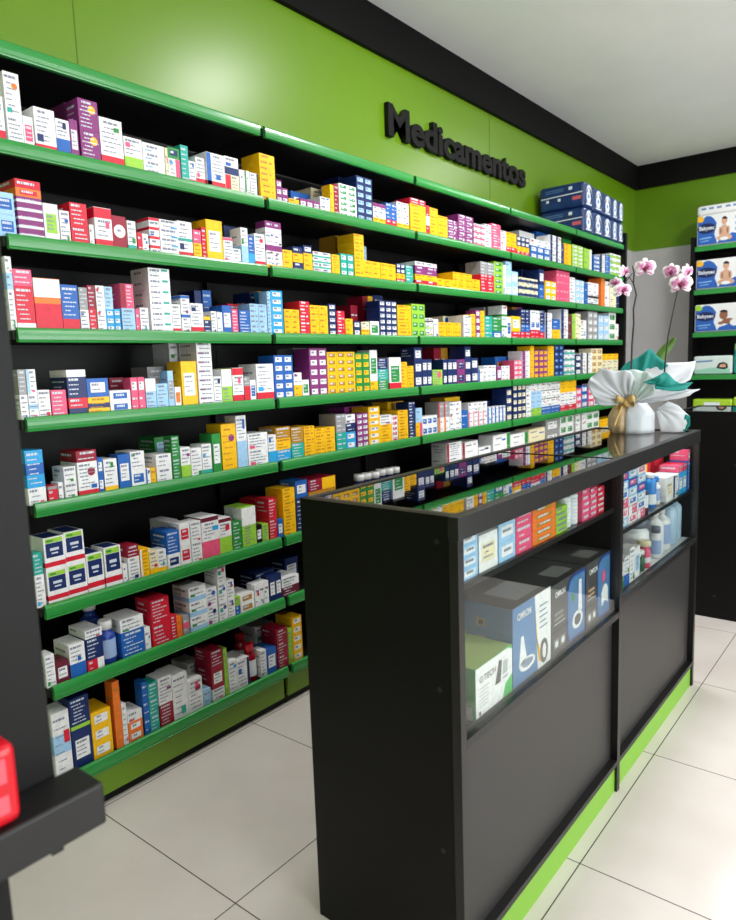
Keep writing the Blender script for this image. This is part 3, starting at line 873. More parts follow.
for i in range(6):
    bottle('pill_bottle', '%s navy pill bottle with white cap in the seventh shelf row' % ['leftmost', 'second from left', 'third from left', 'third from right', 'second from right', 'rightmost'][i], 'bottle',
           (-2.058-.004*(i % 2), 2.475+i*.057, z7), .026, .178-.002*(i % 3), M_navy_pl, M_white_plastic, M_label_w, 'white-capped pill bottles', neck=.85, capk=.16, sh=.8)

# ---------------------------------------------------------------- diaper packs
M_navy_pack = mat('navy_film', S(26, 54, 108), 0.3, 0.6, noise=.35, nscale=22)
M_print_w = mat('white_print', S(225, 232, 240), 0.4); M_print_r = mat('rose_print', S(214, 96, 104), 0.4)
M_print_s = mat('steel_blue_print', S(92, 132, 178), 0.4)
def pack_mesh(bm, x0, x1, y0, y1, z0, z1, mi=0, bev=.02): bx(bm, x0, x1, y0, y1, z0, z1, mi, bev=bev)
def adult_pack(y0, y1, z0, z1, label, depth, first):
    W, H = y1-y0, z1-z0
    bm = bmesh.new(); pack_mesh(bm, -depth, 0, -W/2+.001, W/2-.001, 0, H-.001, 0, .022)
    e = .0012
    def poly(pts, mi, side=False):
        if side: quad(bm, [(-depth+depth*u, -W/2+.001-e, H*v) for u, v in pts], mi)
        else: quad(bm, [(e, -W/2+W*u, H*v) for u, v in pts], mi)
    # pale figure with raised arms in a curved white swoosh
    def ell(cu, cv, ru, rv, mi, n=14, k=e):
        quad(bm, [(k, -W/2+W*(cu+ru*math.cos(2*PI*i/n)), H*(cv+rv*math.sin(2*PI*i/n))) for i in range(n)], mi)
    for i in range(9):
        a0, a1 = PI*(.95-i*.13), PI*(.95-(i+1)*.13)
        poly([(.5+.36*math.cos(a), .40+r*math.sin(a)) for a, r in ((a0, .50), (a1, .50), (a1, .39), (a0, .39))], 1)
    ell(.46, .68, .13, .09, 1); poly([(.28, .60), (.64, .60), (.70, .36), (.60, .18), (.32, .18), (.22, .40)], 1)
    ell(.46, .43, .09, .08, 3, k=e*1.6); poly([(.2, .10), (.8, .10), (.8, .16), (.2, .16)], 1)
    poly([(.15, .30), (.28, .30), (.28, .36), (.15, .36)], 3)
    # long side: white stripe, small white squares, rose badge
    poly([(.04, .50), (.96, .56), (.96, .60), (.04, .54)], 1, True)
    poly([(.66, .72), (.74, .73), (.74, .86), (.66, .85)], 1, True)
    for u in (.16, .42): poly([(u, .34), (u+.06, .34), (u+.06, .45), (u, .45)], 1, True)
    poly([(.74, .30), (.93, .31), (.93, .45), (.74, .44)], 2, True)
    for v in (.70, .78): poly([(.14, v), (.55, v+.02), (.55, v+.05), (.14, v+.03)], 3, True)
    o = obj('diaper_pack', bm, [M_navy_pack, M_print_w, M_print_r, M_print_s])
    o.location = (-2.005, (y0+y1)/2, z0)
    return tag(o, label, 'diaper pack', 'navy adult diaper packs on the top shelf')
cols = [(5.055, 5.232, .178), (5.238, 5.425, .172), (5.43, 5.615, .168), (5.618, 5.752, .166), (5.756, 5.888, .164)]
nm = ['nearest column', 'second column', 'middle column', 'fourth column', 'farthest column']
for i, (a, b, hh) in enumerate(cols):
    for j in range(2):
        adult_pack(a, b, LZ[0]+.0006+j*hh, LZ[0]+(j+1)*hh, 'navy adult diaper pack with white figure, %s, %s' % (nm[i], ['lower', 'upper'][j]), .345 if i == 0 else .33, 0)

# back shelving by the grey wall
XU0, XU1, YU = -1.775, 0.35, 7.02
t = thing('shelving_bay', 'black shelving bay holding baby diapers against the back wall', 'shelf', (XU0, YU, 0), 'wall shelving bays')
box('side_panel', (0, .035, -.01, .355, 0, 2.46), M_shelf_black, t); box('side_panel', (XU1-XU0-.035, XU1-XU0, -.01, .355, 0, 2.46), M_shelf_black, t)
box('back_panel', (.036, XU1-XU0-.036, .33, .35, 0, 2.42), M_shelf_black, t)
BZ = [2.372, 1.985, 1.6, 1.212, .835, .45]
for z in BZ:
    s = box('shelf', (.037, XU1-XU0-.037, 0.0, .328, z-.03, z-.001), M_shelf_black, t)
    bm = bmesh.new(); bx(bm, .037, XU1-XU0-.037, -.016, -.001, z-.045, z, bev=.004); obj('price_rail', bm, M_rail, s)
M_pk_white = mat('white_film', S(226, 228, 228), 0.35); M_pk_blue = mat('blue_film_print', S(40, 92, 176), 0.4); M_pk_navy = mat('navy_oval_print', S(16, 34, 82), 0.4)
M_skin1 = mat('skin_print', S(206, 160, 132), 0.5); M_skin2 = mat('brown_skin_print', S(140, 90, 64), 0.5); M_hair = mat('dark_hair_print', S(34, 26, 24), 0.5)
M_badge = mat('badge_print', S(240, 180, 40), 0.4); M_badge2 = mat('lime_badge_print', S(150, 205, 50), 0.4); M_pk_sky = mat('sky_print', S(130, 178, 222), 0.4)
def baby_pack(x0, w_, z, h, label, skin, badge, pose):
    d = .2; t = thing('baby_diaper_pack', label, 'diaper pack', (x0, YU+.004, z), 'baby diaper packs on the back shelves')
    e = -.0012
    bm = bmesh.new(); pack_mesh(bm, 0, w_, 0, d, 0, h, 0, .014)
    def P(pts, mi, k=1): quad(bm, [(w_*u, e*k, h*v) for u, v in pts], mi)
    def E_(cu, cv, ru, rv, mi, k=1, n=18, a0=0, a1=2*PI): quad(bm, [(w_*(cu+ru*math.cos(a0+(a1-a0)*i/n)), e*k, h*(cv+rv*math.sin(a0+(a1-a0)*i/n))) for i in range(n)], mi)
    P([(.03, .04), (.47, .04), (.44, .2), (.40, .34), (.42, .5), (.45, .7), (.38, .86), (.3, .95), (.22, .96), (.03, .8)], 1)
    P([(.47, .04), (.97, .04), (.97, .26), (.8, .34), (.62, .2), (.52, .16)], 1)
    E_(.23, .56, .21, .17, 2, 1.5)
    P([(.03, .80), (.14, .97), (.03, .97)], 6 if badge else 7, 2); E_(.09, .86, .075, .085, 6 if badge else 7, 2.1)
    P([(.07, .22), (.34, .24), (.34, .28), (.07, .26)], 8, 1.6); P([(.10, .13), (.28, .15), (.28, .18), (.10, .16)], 8, 1.6)
    s = 3 + (0 if skin else 1)
    if pose == 0:   # sitting upright
        E_(.62, .42, .085, .2, s, 1.6); E_(.56, .2, .10, .08, s, 1.7); E_(.70, .2, .10, .08, s, 1.7); E_(.53, .42, .03, .14, s, 1.6); E_(.71, .42, .03, .14, s, 1.6)
        E_(.62, .17, .09, .06, 0, 1.9); E_(.62, .74, .062, .12, s, 2); E_(.62, .78, .064, .10, 5, 2.4, 12, 0, PI)
    else:           # lying on its front
        E_(.70, .36, .13, .10, s, 1.6); E_(.82, .30, .09, .12, 0, 1.9); E_(.55, .30, .06, .05, s, 1.7); E_(.60, .58, .085, .15, s, 2); E_(.60, .66, .088, .11, 5, 2.4, 12, 0, PI)
    for v in (.82, .62, .44): E_(.885, v, .035, .06, 8, 1.5)
    o = obj('pack', bm, [M_pk_white, M_pk_blue, M_pk_navy, M_skin1, M_skin2, M_hair, M_badge, M_badge2, M_pk_sky], t)
    text_mesh('brand_lettering', 'Babysec', .05, M_print_w, t, offset=.001, width=w_*.34, height=h*.17, basis=((w_*.06, e*2.2, h*.47), (1, 0, 0), (0, 0, 1)))
    return t
PW = .41
baby_pack(XU0+.045, .37, BZ[0]+.001, .27, 'baby diaper pack with blonde-skinned sitting baby under a flat white pack, top back shelf', True, True, 0)
baby_pack(XU0+.045, PW, BZ[1]+.001, .265, 'white and blue baby diaper pack with dark-haired sitting baby, second back shelf', True, True, 0)
baby_pack(XU0+.045, PW, BZ[2]+.001, .25, 'white and blue baby diaper pack with crawling baby, third back shelf', False, False, 1)
for o in COL.objects:
    if o.get('label', '').startswith('baby diaper pack with blonde'): o['label'] = 'white and blue baby diaper pack under a flat white pack, top back shelf'
for r_, zz in ((0, BZ[0]), (1, BZ[1]), (2, BZ[2])):
    baby_pack(XU0+.045+(.385 if r_ == 0 else .425), .37, zz+.001, .25, 'baby diaper pack cut by the right edge, %s back shelf' % ['top', 'second', 'third'][r_], True, False, 1)
bm = bmesh.new(); pack_mesh(bm, 0, .40, 0, .2, 0, .085, 0, .025)
for u in (.1, .26, .42, .6, .75): quad(bm, [(.4*u, -.0012, .045), (.4*(u+.1), -.0012, .045), (.4*(u+.1), -.0012, .062), (.4*u, -.0012, .062)], 1)
o = obj('folded_diaper_pack', bm, [M_pk_white, M_print_s]); o.location = (XU0+.04, YU+.006, BZ[0]+.2715)
tag(o, 'flat white pack with small blue printing lying on the top baby diapers', 'diaper pack')
bm = bmesh.new(); pack_mesh(bm, 0, .33, 0, .14, 0, .17, 0, .018)
def P(pts, mi, k=1, W=.33, H=.17): quad(bm, [(W*u, -.0012*k, H*v) for u, v in pts], mi)
P([(.05, .06), (.95, .06), (.95, .3), (.5, .38), (.05, .24)], 1); P([(.08, .66), (.5, .70), (.5, .78), (.08, .74)], 2)
P([(.6, .35), (.66, .6), (.78, .66), (.88, .55), (.9, .36), (.8, .25)], 3); P([(.67, .38), (.7, .52), (.78, .56), (.84, .5), (.84, .38)], 4, 1.6)
o = obj('wipes_pack', bm, [mat('pale_mint_film', S(206, 222, 216), .4), mat('mint_print', S(150, 205, 180), .4), M_print_s, M_hair, M_skin1]); o.location = (XU0+.045, YU+.01, BZ[3]+.001)
tag(o, 'pale mint pack of baby wipes on the fourth back shelf', 'wipes')
bm = bmesh.new(); pack_mesh(bm, 0, .30, 0, .16, 0, .28, 0, .02)
P([(.04, .78), (.96, .78), (.96, .96), (.04, .96)], 1, 1, .3, .28); P([(.1, .12), (.6, .12), (.6, .2), (.1, .2)], 2, 1, .3, .28)
P([(.1, .45), (.5, .45), (.5, .6), (.1, .6)], 2, 1, .3, .28)
o = obj('teal_diaper_pack', bm, [mat('teal_film', S(20, 150, 140), .35), mat('yellow_band', S(205, 210, 40), .4), M_print_w]); o.location = (XU0+.045+.34, YU+.008, BZ[3]+.001)
tag(o, 'teal pack with yellow-green top band right of the mint wipes', 'diaper pack')
M_lime_pk = mat('lime_film', S(165, 205, 50), .35); M_dgreen_pk = mat('green_film', S(52, 130, 42), .35)
for i, (xx, ww, hh, mm, lb) in enumerate([(.045, .34, .15, M_lime_pk, 'lime green wipes pack left on the fifth back shelf'), (.39, .36, .17, M_lime_pk, 'lime green wipes pack right on the fifth back shelf')]):
    bm = bmesh.new(); pack_mesh(bm, 0, ww, 0, .16, 0, hh, 0, .018)
    P([(.03, .1), (.97, .1), (.97, .42), (.03, .55)], 1, 1, ww, hh); P([(.3, .6), (.7, .6), (.7, .8), (.3, .8)], 2, 1, ww, hh)
    o = obj('wipes_pack', bm, [mm, M_dgreen_pk, M_print_w]); o.location = (XU0+xx, YU+.01, BZ[4]+.001); tag(o, lb, 'wipes', 'green wipes packs')

# ---------------------------------------------------------------- main display counter
CX0, CX1, CY0, CY1, CH = -1.152, -.717, 1.163, 3.052, 1.095
DYC = -.037   # contents measured against the counter's near end
cnt = thing('display_counter', 'black display counter with glass top, two glass windows and lime plinth', 'counter', (CX1, CY0, 0))
Wd, Ln = CX1-CX0, CY1-CY0
def cb(name, dims, mt, parent=cnt, bev=0): return box(name, dims, mt, parent, bev)
ep = cb('end_panel', (-Wd, -.0225, 0, .018, 0, CH), M_counter_black)
for z in (.35, .72, 1.04): 
    bm = bmesh.new(); tube(bm, [(-.05, -.0015, z), (-.05, .001, z)], .006, 10); obj('screw_cap', bm, M_alu, ep)
cb('end_panel', (-Wd, -.0225, Ln-.018, Ln, 0, CH), M_counter_black)
PD = .962   # dividing post
for ya, yb in ((0, .022), (PD-.012, PD+.012), (Ln-.022, Ln)): cb('post', (-.0285 if PD-.1 < ya < PD+.1 else -.0215, .0, ya, yb, 0, CH-.0495), M_alu)
cb('top_rail', (-.024, .002, 0, Ln, CH-.049, CH), M_alu2, bev=.001)
cb('top_rail', (-Wd, -Wd+.018, .0185, Ln-.0185, CH-.03, CH), M_alu2)
cb('top_rail', (-Wd+.0185, -.0245, .0185, .034, CH-.03, CH), M_alu2); cb('top_rail', (-Wd+.0185, -.0245, Ln-.034, Ln-.0185, CH-.03, CH), M_alu2)
cb('glass_top', (-Wd+.0185, -.0245, .0345, PD-.003, CH-.009, CH-.003), M_glass_top); cb('glass_top', (-Wd+.0185, -.0245, PD+.003, Ln-.0345, CH-.009, CH-.003), M_glass_top)
cb('top_joint', (-Wd+.0185, -.0245, PD-.0025, PD+.0025, CH-.012, CH-.001), M_alu)
ZD = [.604, .645]; ZS = [.940, .852]
for k, (ya, yb) in enumerate(((.0225, PD-.0125), (PD+.0125, Ln-.0225))):
    zm = .612 if k == 0 else .650
    cb('mid_rail', (-.028, .0, ya, yb, zm-.022, zm-.001), M_alu2, bev=.001)
    cb('bottom_rail', (-.0285, .0, ya, yb, .092, .110), M_alu2, bev=.001)
    cb('lower_panel', (-.026, -.022, ya, yb, .1105, zm-.0225), M_counter_panel)
    cb('deck', (-Wd+.018, -.0290, ya if k else .019, yb if k == 0 else Ln-.019, ZD[k]-.02, ZD[k]), M_counter_black if k == 0 else M_white_wall)
    cb('glass_front', (-.012, -.008, ya+.0005, yb-.0005, zm, CH-.0505), M_glass)
    gs = cb('glass_shelf', (-Wd+.02, -.022, ya+.001, yb-.001, ZS[k]-.007, ZS[k]), M_glass)
    cb('shelf_edge', (-.0218, -.0195, ya+.001, yb-.001, ZS[k]-.014, ZS[k]), M_alu, gs)
    cb('rear_door', (-Wd, -Wd+.016, .019 if k == 0 else PD+.001, PD-.001 if k == 0 else Ln-.019, .10, CH-.031), M_counter_black)
cb('divider', (-Wd+.018, -.022, PD-.008, PD+.008, .58, CH-.013), M_counter_black)
bm = bmesh.new()
bx(bm, -Wd+.02, -.0290, .019, Ln-.019, 0, .0915); bx(bm, -.0289, -.008, .023, PD-.0125, 0, .0915); bx(bm, -.0289, -.008, PD+.0125, Ln-.023, 0, .0915)
obj('plinth', bm, M_lime2, cnt)
strip = cb('light_strip', (-.040, -.028, PD+.02, Ln-.03, CH-.020, CH-.012), mat('led_strip', (1, 1, 1, 1), .5, Emission_Color=(.93, .97, 1, 1), Emission_Strength=5))
area('counter_strip_light', (CX1-.06, CY0+1.42, CH-.03), (0, math.radians(-25), 0), .05, .8, 1.6, (.93, .97, 1))

# far counter
f2 = thing('display_counter', 'black counter with glass top in front of the baby diaper shelves', 'counter', (-1.05, 3.92, 0))
box('front_panel', (0, 2.6, 0, .018, .0, 1.105), M_counter_black, f2); box('end_panel', (0, .018, .0185, .48, 0, 1.105), M_counter_black, f2)
box('end_panel', (2.582, 2.6, .0185, .48, 0, 1.105), M_counter_black, f2); box('rear_panel', (.0185, 2.5815, .462, .48, 0, 1.105), M_counter_black, f2)
box('glass_top', (.0185, 2.5815, .0185, .4615, 1.096, 1.102), M_glass_top, f2); box('inner_shelf', (.0185, 2.5815, .0185, .4615, .85, .862), M_counter_black, f2)
bm = bmesh.new()
for x, z in ((.30, .83), (.55, .32), (.22, .12)): tube(bm, [(x, -.002, z), (x, .001, z)], .007, 10)
obj('screw_cap', bm, M_alu2, f2)

# ---------------------------------------------------------------- things inside the main counter, bay nearest the camera
XF = CX1-.030
def carton(name, label, cat, y0, y1, z, h, d, st, group=None, x=None, detail=2, seed=1):
    x = XF if x is None else x
    bm = bmesh.new(); med_box(bm, st, d/2, -(y1-y0)/2, (y1-y0)/2, 0, h, d, random.Random(seed), detail)
    o = obj(name, bm, CARD); o.location = (x-d/2, (y0+y1)/2+DYC, z+.0004); return tag(o, label, cat, group)
def pile(name, desc, cat, y0, y1, z, hs, d, st, where, group, x=None, detail=2):
    n = len(hs) if isinstance(hs, list) else hs[0] if isinstance(hs, tuple) else 1
    hh = [hs[1]/hs[0]]*hs[0] if isinstance(hs, tuple) else hs
    zz = z
    for i, h in enumerate(hh):
        pos = 'bottom' if i == 0 else ('top' if i == len(hh)-1 else ORD[i+1] + ' up')
        carton(name, '%s, %s of the pile %s' % (desc, pos, where), cat, y0, y1, zz, h-.0008, d, st[i] if isinstance(st, list) else st, group, x, detail, i)
        zz += h
z1 = ZS[0]
pile('gauze_packet', 'white and sky-blue packet', 'packet', 1.262, 1.330, z1, (4, .100), .10, 'S.cW', 'at the near end of the counter', 'sky-blue packets in the counter')
carton('medical_kit_box', 'white carton with cream picture panel on the counter glass shelf', 'box', 1.336, 1.420, z1, .084, .07, 'W.cE')
pile('compress_box', 'white and pale blue carton', 'box', 1.426, 1.508, z1, (2, .093), .08, 'S.cW', 'beside the pink cartons', 'pale blue cartons in the counter')
pile('pink_carton', 'pink carton', 'box', 1.512, 1.596, z1, (3, .100), .09, 'P', 'inside the counter', 'pink cartons in the counter')
pile('orange_carton', 'orange carton', 'box', 1.600, 1.738, z1, (5, .097), .10, 'O.cU', 'inside the counter', 'orange cartons in the counter')
pile('lime_carton', 'small lime carton', 'box', 1.742, 1.815, z1, (5, .071), .08, 'L', 'beside the orange cartons', 'lime cartons in the counter')
for c in range(2):
    for i in range(8):
        bm = bmesh.new(); lathe(bm, [(.0215, 0), (.0225, .0015), (.0225, .0088), (.0215, .0102)], n=20, mi=0)
        lathe(bm, [(.012, -.0001), (.012, .0103)], n=14, mi=1)
        o = obj('tape_roll', bm, [M_label_w, M_grey_cap]); o.location = (XF-.026, 1.842+DYC+c*.048, z1+.0005+i*.0106)
        tag(o, 'white tape roll, %s of the %s column on the glass shelf' % ('bottom' if i == 0 else 'top' if i == 7 else ORD[i+1]+' up', ['left', 'right'][c]), 'tape', 'white tape rolls')
for c in range(3):
    pile('rose_carton', ['pink', 'rose', 'red'][c] + ' small carton', 'box', 1.920+c*.058, 1.974+c*.058, z1, (5, .092-.006*c), .08, ['P', 'P.mM20', 'R'][c], 'by the dividing post', 'small pink and red cartons')
z0 = ZD[0]
# green blood-pressure monitor carton
M_gt = mat('bright_green_card', S(60, 190, 90), .35); M_gt_top = mat('lime_card_top', S(140, 178, 50), .35); M_card_w = CARD[MI['W']]
M_om = mat('slate_card', S(72, 72, 70), .35); M_om_blue = mat('steel_blue_card', S(78, 126, 172), .35); M_device = mat('dark_device_print', S(80, 82, 80), .5)
M_om_navy = mat('cobalt_edge_card', S(28, 66, 150), .35)
def big_box(label, y0, y1, h, d, mats, draw, top=None, side=0, loc_x=XF):
    t = thing('monitor_box', label, 'box', (loc_x, y0+DYC, z0+.0004), 'boxed medical devices in the counter')
    bm = bmesh.new(); W = y1-y0
    fs = bx(bm, -d, 0, 0, W, 0, h, 0)
    if top is not None: fs[1].material_index = top
    fs[2].material_index = side
    def P(pts, mi, k=1): quad(bm, [(.0006*k, W*u, h*v) for u, v in pts], mi)
    def E_(cu, cv, ru, rv, mi, k=1, n=18): quad(bm, [(.0006*k, W*(cu+ru*math.cos(2*PI*i/n)), h*(cv+rv*math.sin(2*PI*i/n))) for i in range(n)], mi)
    def Sd(pts, mi, k=1): quad(bm, [(-d+d*u, -.0006*k, h*v) for u, v in pts], mi)
    def Tp(pts, mi, k=1): quad(bm, [(-d+d*u, W*v, h+.0006*k) for u, v in pts], mi)
    draw(P, E_, Sd, Tp)
    obj('carton', bm, mats, t); return t, W
def d_gt(P, E_, Sd, Tp):
    P([(0.0, 0), (.70, 0), (.80, .30), (1, .42), (1, .92), (.86, .99), (0, .99)], 1)
    P([(.50, .42), (.62, .86), (.70, .84), (.66, .42)], 2, 2); P([(.66, .40), (.70, .88), (.90, .84), (.90, .44), (.84, .34)], 1, 2.2); P([(.71, .52), (.73, .80), (.86, .78), (.85, .54)], 3, 3)
    P([(.68, .46), (.72, .49), (.88, .49), (.84, .42)], 3, 3)
    for i in range(6): P([(.08, .56-i*.07), (.36-.03*(i % 3), .56-i*.07), (.36-.03*(i % 3), .575-i*.07), (.08, .575-i*.07)], 3, 2)
    P([(.07, .06), (.12, .06), (.12, .14), (.07, .14)], 2, 2)
    Sd([(.55, .0), (.95, .0), (.95, .25), (.6, .30)], 1)
    for i in range(3): Tp([(.25+.16*i, .1), (.29+.16*i, .1), (.29+.16*i, .7), (.25+.16*i, .7)], 4)
t, W = big_box('green and white boxed blood pressure monitor at the near counter end', 1.312, 1.486, .122, .17, [M_gt, M_card_w, M_device, mat('pale_grey_print', S(176, 184, 184), .5), mat('pale_lime_print', S(178, 208, 110), .5)], d_gt, top=4)
text_mesh('brand_lettering', 'G·TECH', .03, M_device, t, width=.075, height=.014, basis=((.0022, .015, .084), (0, 1, 0), (0, 0, 1)))
text_mesh('brand_lettering', 'G·TECH', .03, M_gt, t, width=.07, height=.022, basis=((-.10, .05, .1234), (0, 1, 0), (-1, 0, 0)))
def d_om1(P, E_, Sd, Tp):
    P([(0, 0), (.64, 0), (.56, 1), (0, 1)], 1); P([(.64, 0), (1, 0), (1, 1), (.56, 1)], 2); P([(.57, .88), (.60, .45), (.80, .1), (.66, .12)], 3, 2)
    E_(.36, .22, .20, .085, 2, 2); E_(.36, .23, .14, .05, 4, 3); P([(.14, .22), (.20, .60), (.26, .60), (.34, .30)], 2, 2)
    E_(.80, .22, .11, .16, 5, 3); E_(.80, .22, .05, .10, 2, 4)
    for i in range(5): P([(.68, .82-i*.07), (.90-.04*(i % 2), .82-i*.07), (.90-.04*(i % 2), .84-i*.07), (.68, .84-i*.07)], 4, 3)
    for i in range(3):
        quadpts = [(.62, .72-i*.22), (.72, .72-i*.22), (.72, .82-i*.22), (.62, .82-i*.22)]; Sd(quadpts, 6); Sd([(.645, .745-i*.22), (.695, .745-i*.22), (.695, .795-i*.22), (.645, .795-i*.22)], 5, 2)
    Sd([(.35, 0), (1, 0), (1, 1), (.35, 1)], 1, .5)
    Tp([(.55, .3), (.92, .3), (.92, .9), (.55, .9)], 7)
    for i in range(3): Tp([(.60+.09*i, .36), (.63+.09*i, .36), (.63+.09*i, .84), (.60+.09*i, .84)], 4, 2)
omm = [M_om, M_om_blue, M_card_w, CARD[MI['Y']], mat('steel_print', S(120, 140, 158), .5), M_device, mat('tan_print', S(196, 160, 130), .5), mat('grey_label_print', S(140, 140, 136), .5), CARD[MI['P']], CARD[MI['G']], M_om_navy]
t, W = big_box('steel blue boxed nebuliser with a white stripe panel, behind the green box', 1.490, 1.706, .206, .26, omm, d_om1, top=0)
text_mesh('brand_lettering', 'OMRON', .03, M_card_w, t, offset=.0006, width=.075, height=.018, basis=((.0022, .022, .170), (0, 1, 0), (0, 0, 1)))
def d_om2(pink):
    def dr(P, E_, Sd, Tp):
        pts = [(.50, .04)] + [(.44, .2), (.44, .8), (.50, .93), (.62, .985), (.99, .985), (.99, .04)]
        P(pts, 10, 1); P([(.51, .07), (.465, .2), (.465, .78), (.52, .9), (.63, .95), (.96, .95), (.96, .07)], 1, 2)
        if pink: E_(.70, .66, .06, .10, 8, 3); P([(.62, .2), (.60, .42), (.70, .52), (.80, .52), (.88, .44), (.88, .2), (.78, .26), (.72, .26)], 2, 3)
        else: E_(.60, .66, .05, .06, 9, 3); P([(.76, .40), (.78, .86), (.86, .86), (.88, .40)], 2, 3); E_(.74, .30, .16, .13, 2, 3); E_(.74, .30, .10, .08, 5, 4)
        for i in range(2): P([(.08, .56-i*.07), (.32, .56-i*.07), (.32, .60-i*.07), (.08, .60-i*.07)], 7 if not pink else 6, 2)
        P([(.06, .44), (.38, .44), (.38, .45), (.06, .45)], 2, 2)
        for u in (.06, .24): P([(u, .10), (u+.14, .10), (u+.14, .24), (u, .24)], 7, 2); E_(u+.07, .17, .045, .045, 2, 3)
        Tp([(.7, .35), (.92, .35), (.92, .8), (.7, .8)], 7)
    return dr
t, W = big_box('dark grey boxed nebuliser with blue rounded panel and green dot', 1.712, 1.946, .201, .26, omm, d_om2(False), top=0)
text_mesh('brand_lettering', 'OMRON', .03, M_card_w, t, offset=.0006, width=.066, height=.016, basis=((.0022, .020, .164), (0, 1, 0), (0, 0, 1)))
t, W = big_box('dark grey boxed nebuliser with pink detail beside the dividing post', 1.952, 2.150, .201, .26, omm, d_om2(True), top=0)
text_mesh('brand_lettering', 'OMRON', .03, M_card_w, t, offset=.0006, width=.066, height=.016, basis=((.0022, .020, .164), (0, 1, 0), (0, 0, 1)))

# ---------------------------------------------------------------- far bay of the counter
z2, z3 = ZS[1], ZD[1]
for c in range(3):
    for i in range(6):
        st = ['S.cW', 'W.cP', 'P.lW40', 'W.cB', 'S.cW', 'B.cP'][(i+c) % 6]
        carton('ointment_box', 'small %s ointment box, %s of the %s pile by the dividing post' % (describe(st), 'bottom' if i == 0 else 'top' if i == 5 else ORD[i+1]+' up', ['left', 'middle', 'right'][c]), 'box',
               2.225+c*.089, 2.309+c*.089, z2+i*.0305, .029, .11, st, 'ointment boxes in the far counter bay', detail=1, seed=c*7+i)
carton('lime_carton', 'lime and white carton on top of the ointment boxes', 'box', 2.42, 2.485, z2+.1832, .030, .1, 'L.cW')
carton('yellow_carton', 'large yellow carton with red edge in the far counter bay', 'box', 2.66, 2.87, z2, .172, .08, 'Y.rR18', x=XF-.10)
bottle('brown_vial', 'brown bottle with white label beside the ointment boxes', 'bottle', (XF-.03, 2.505, z2+.0005), .022, .105, M_brown, M_white_plastic, M_label_w)
bottle('spray_bottle', 'bright blue spray bottle with white cap in the far counter bay', 'bottle', (XF-.03, 2.593, z2+.0005), .024, .125, M_sky_pl, M_white_plastic, M_label_w, lab=(.1, .4), neck=.6, capk=.14, sh=.84)
bottle('spray_bottle', 'blue and white spray bottle right of the bright blue one', 'bottle', (XF-.03, 2.655, z2+.0005), .021, .105, M_white_b, M_sky_pl, M_label_s, neck=.6)
carton('slim_carton', 'white carton right of the spray bottles', 'box', 2.735, 2.825, z2, .092, .08, 'W.cE')
carton('slim_carton', 'white carton with navy edge right of the plain white one', 'box', 2.83, 2.90, z2, .088, .08, 'W.lN30')
for c in range(2):
    carton('cyan_carton', ['left', 'right'][c]+' cyan carton with white panel', 'box', 2.905+c*.057, 2.959+c*.057, z2, .088, .08, 'C.cW')
    carton('red_pack', ['left', 'right'][c]+' rosy top carton above the cyan cartons', 'box', 2.905+c*.057, 2.959+c*.057, z2+.0885, .026, .075, 'R' if c else 'P')
for c in range(3):
    carton('red_carton', '%s red carton standing in the rear row of the far bay' % ['leftmost', 'middle', 'rightmost'][c], 'box', 2.925+c*.044, 2.966+c*.044, z2, .210, .1, 'R', 'upright red cartons', x=XF-.10, detail=1, seed=c)
carton('pink_carton', 'pink and white carton above the blue carton at the far end', 'box', 3.03, 3.06, z2+.1202, .045, .07, 'P.cW')
carton('blue_carton', 'tall blue carton at the far end of the glass shelf', 'box', 3.03, 3.06, z2, .120, .07, 'B')
# lower deck
bottle('cream_jar', 'large white jar with grey lid on the counter deck', 'jar', (XF-.085, 2.583, z3+.0005), .058, .165, M_white_b, M_grey_cap, M_label_w, neck=.88, capk=.2, sh=.76)
bottle('cleaning_bottle', 'tall white bottle left of the translucent bottles', 'bottle', (XF-.05, 2.718, z3+.0005), .038, .180, M_white_b, M_white_plastic, None, 'tall white bottles', neck=.4)
bottle('cleaning_bottle', 'tall white bottle with blue label next to the translucent bottles', 'bottle', (XF-.05, 2.805, z3+.0005), .038, .176, M_white_b, M_white_plastic, M_label_s, 'tall white bottles', neck=.4)
bottle('translucent_bottle', 'left pale blue translucent bottle at the far end', 'bottle', (XF-.055, 2.898, z3+.0005), .045, .186, M_clear_pl, M_white_plastic, None, 'pale blue bottles', neck=.4, capk=.12, sh=.82)
bottle('translucent_bottle', 'right pale blue translucent bottle at the far end', 'bottle', (XF-.055, 2.985, z3+.0005), .037, .184, M_clear_pl, M_white_plastic, None, 'pale blue bottles', neck=.4, capk=.12, sh=.82)
bottle('round_jar', 'white jar with grey lid, left rear of the counter deck', 'jar', (XF-.125, 2.293, z3+.0005), .050, .155, M_white_b, M_grey_cap, None, neck=.8)
bottle('round_jar', 'white round jar with white lid behind the small cartons', 'jar', (XF-.125, 2.413, z3+.0005), .048, .150, M_white_b, M_white_plastic, M_label_w, neck=.8)
for c, (st, hh, nm_) in enumerate([('W.bG30', .09, 'green-based'), ('W.bB40', .10, 'blue-based'), ('W', .12, 'plain'), ('W.cS', .11, 'sky-panelled')]):
    carton('small_carton', 'white %s carton at the left front of the counter deck' % nm_, 'box', 2.225+c*.055, 2.275+c*.055, z3, hh, .05, st)
for c in range(2):
    bottle('green_tube', ['left', 'right'][c]+' small dark green tube on the counter deck', 'tube', (XF-.02, 2.428+c*.038, z3+.0005), .016, .075, M_green_pl, M_white_plastic, None, 'dark green tubes', neck=.8)
bottle('pink_tube', 'pink tube with cream cap on the counter deck', 'tube', (XF-.022, 2.519, z3+.0005), .022, .098, M_pink_pl, CARD[MI['E']], M_label_w, lab=(.2, .4), neck=.9)
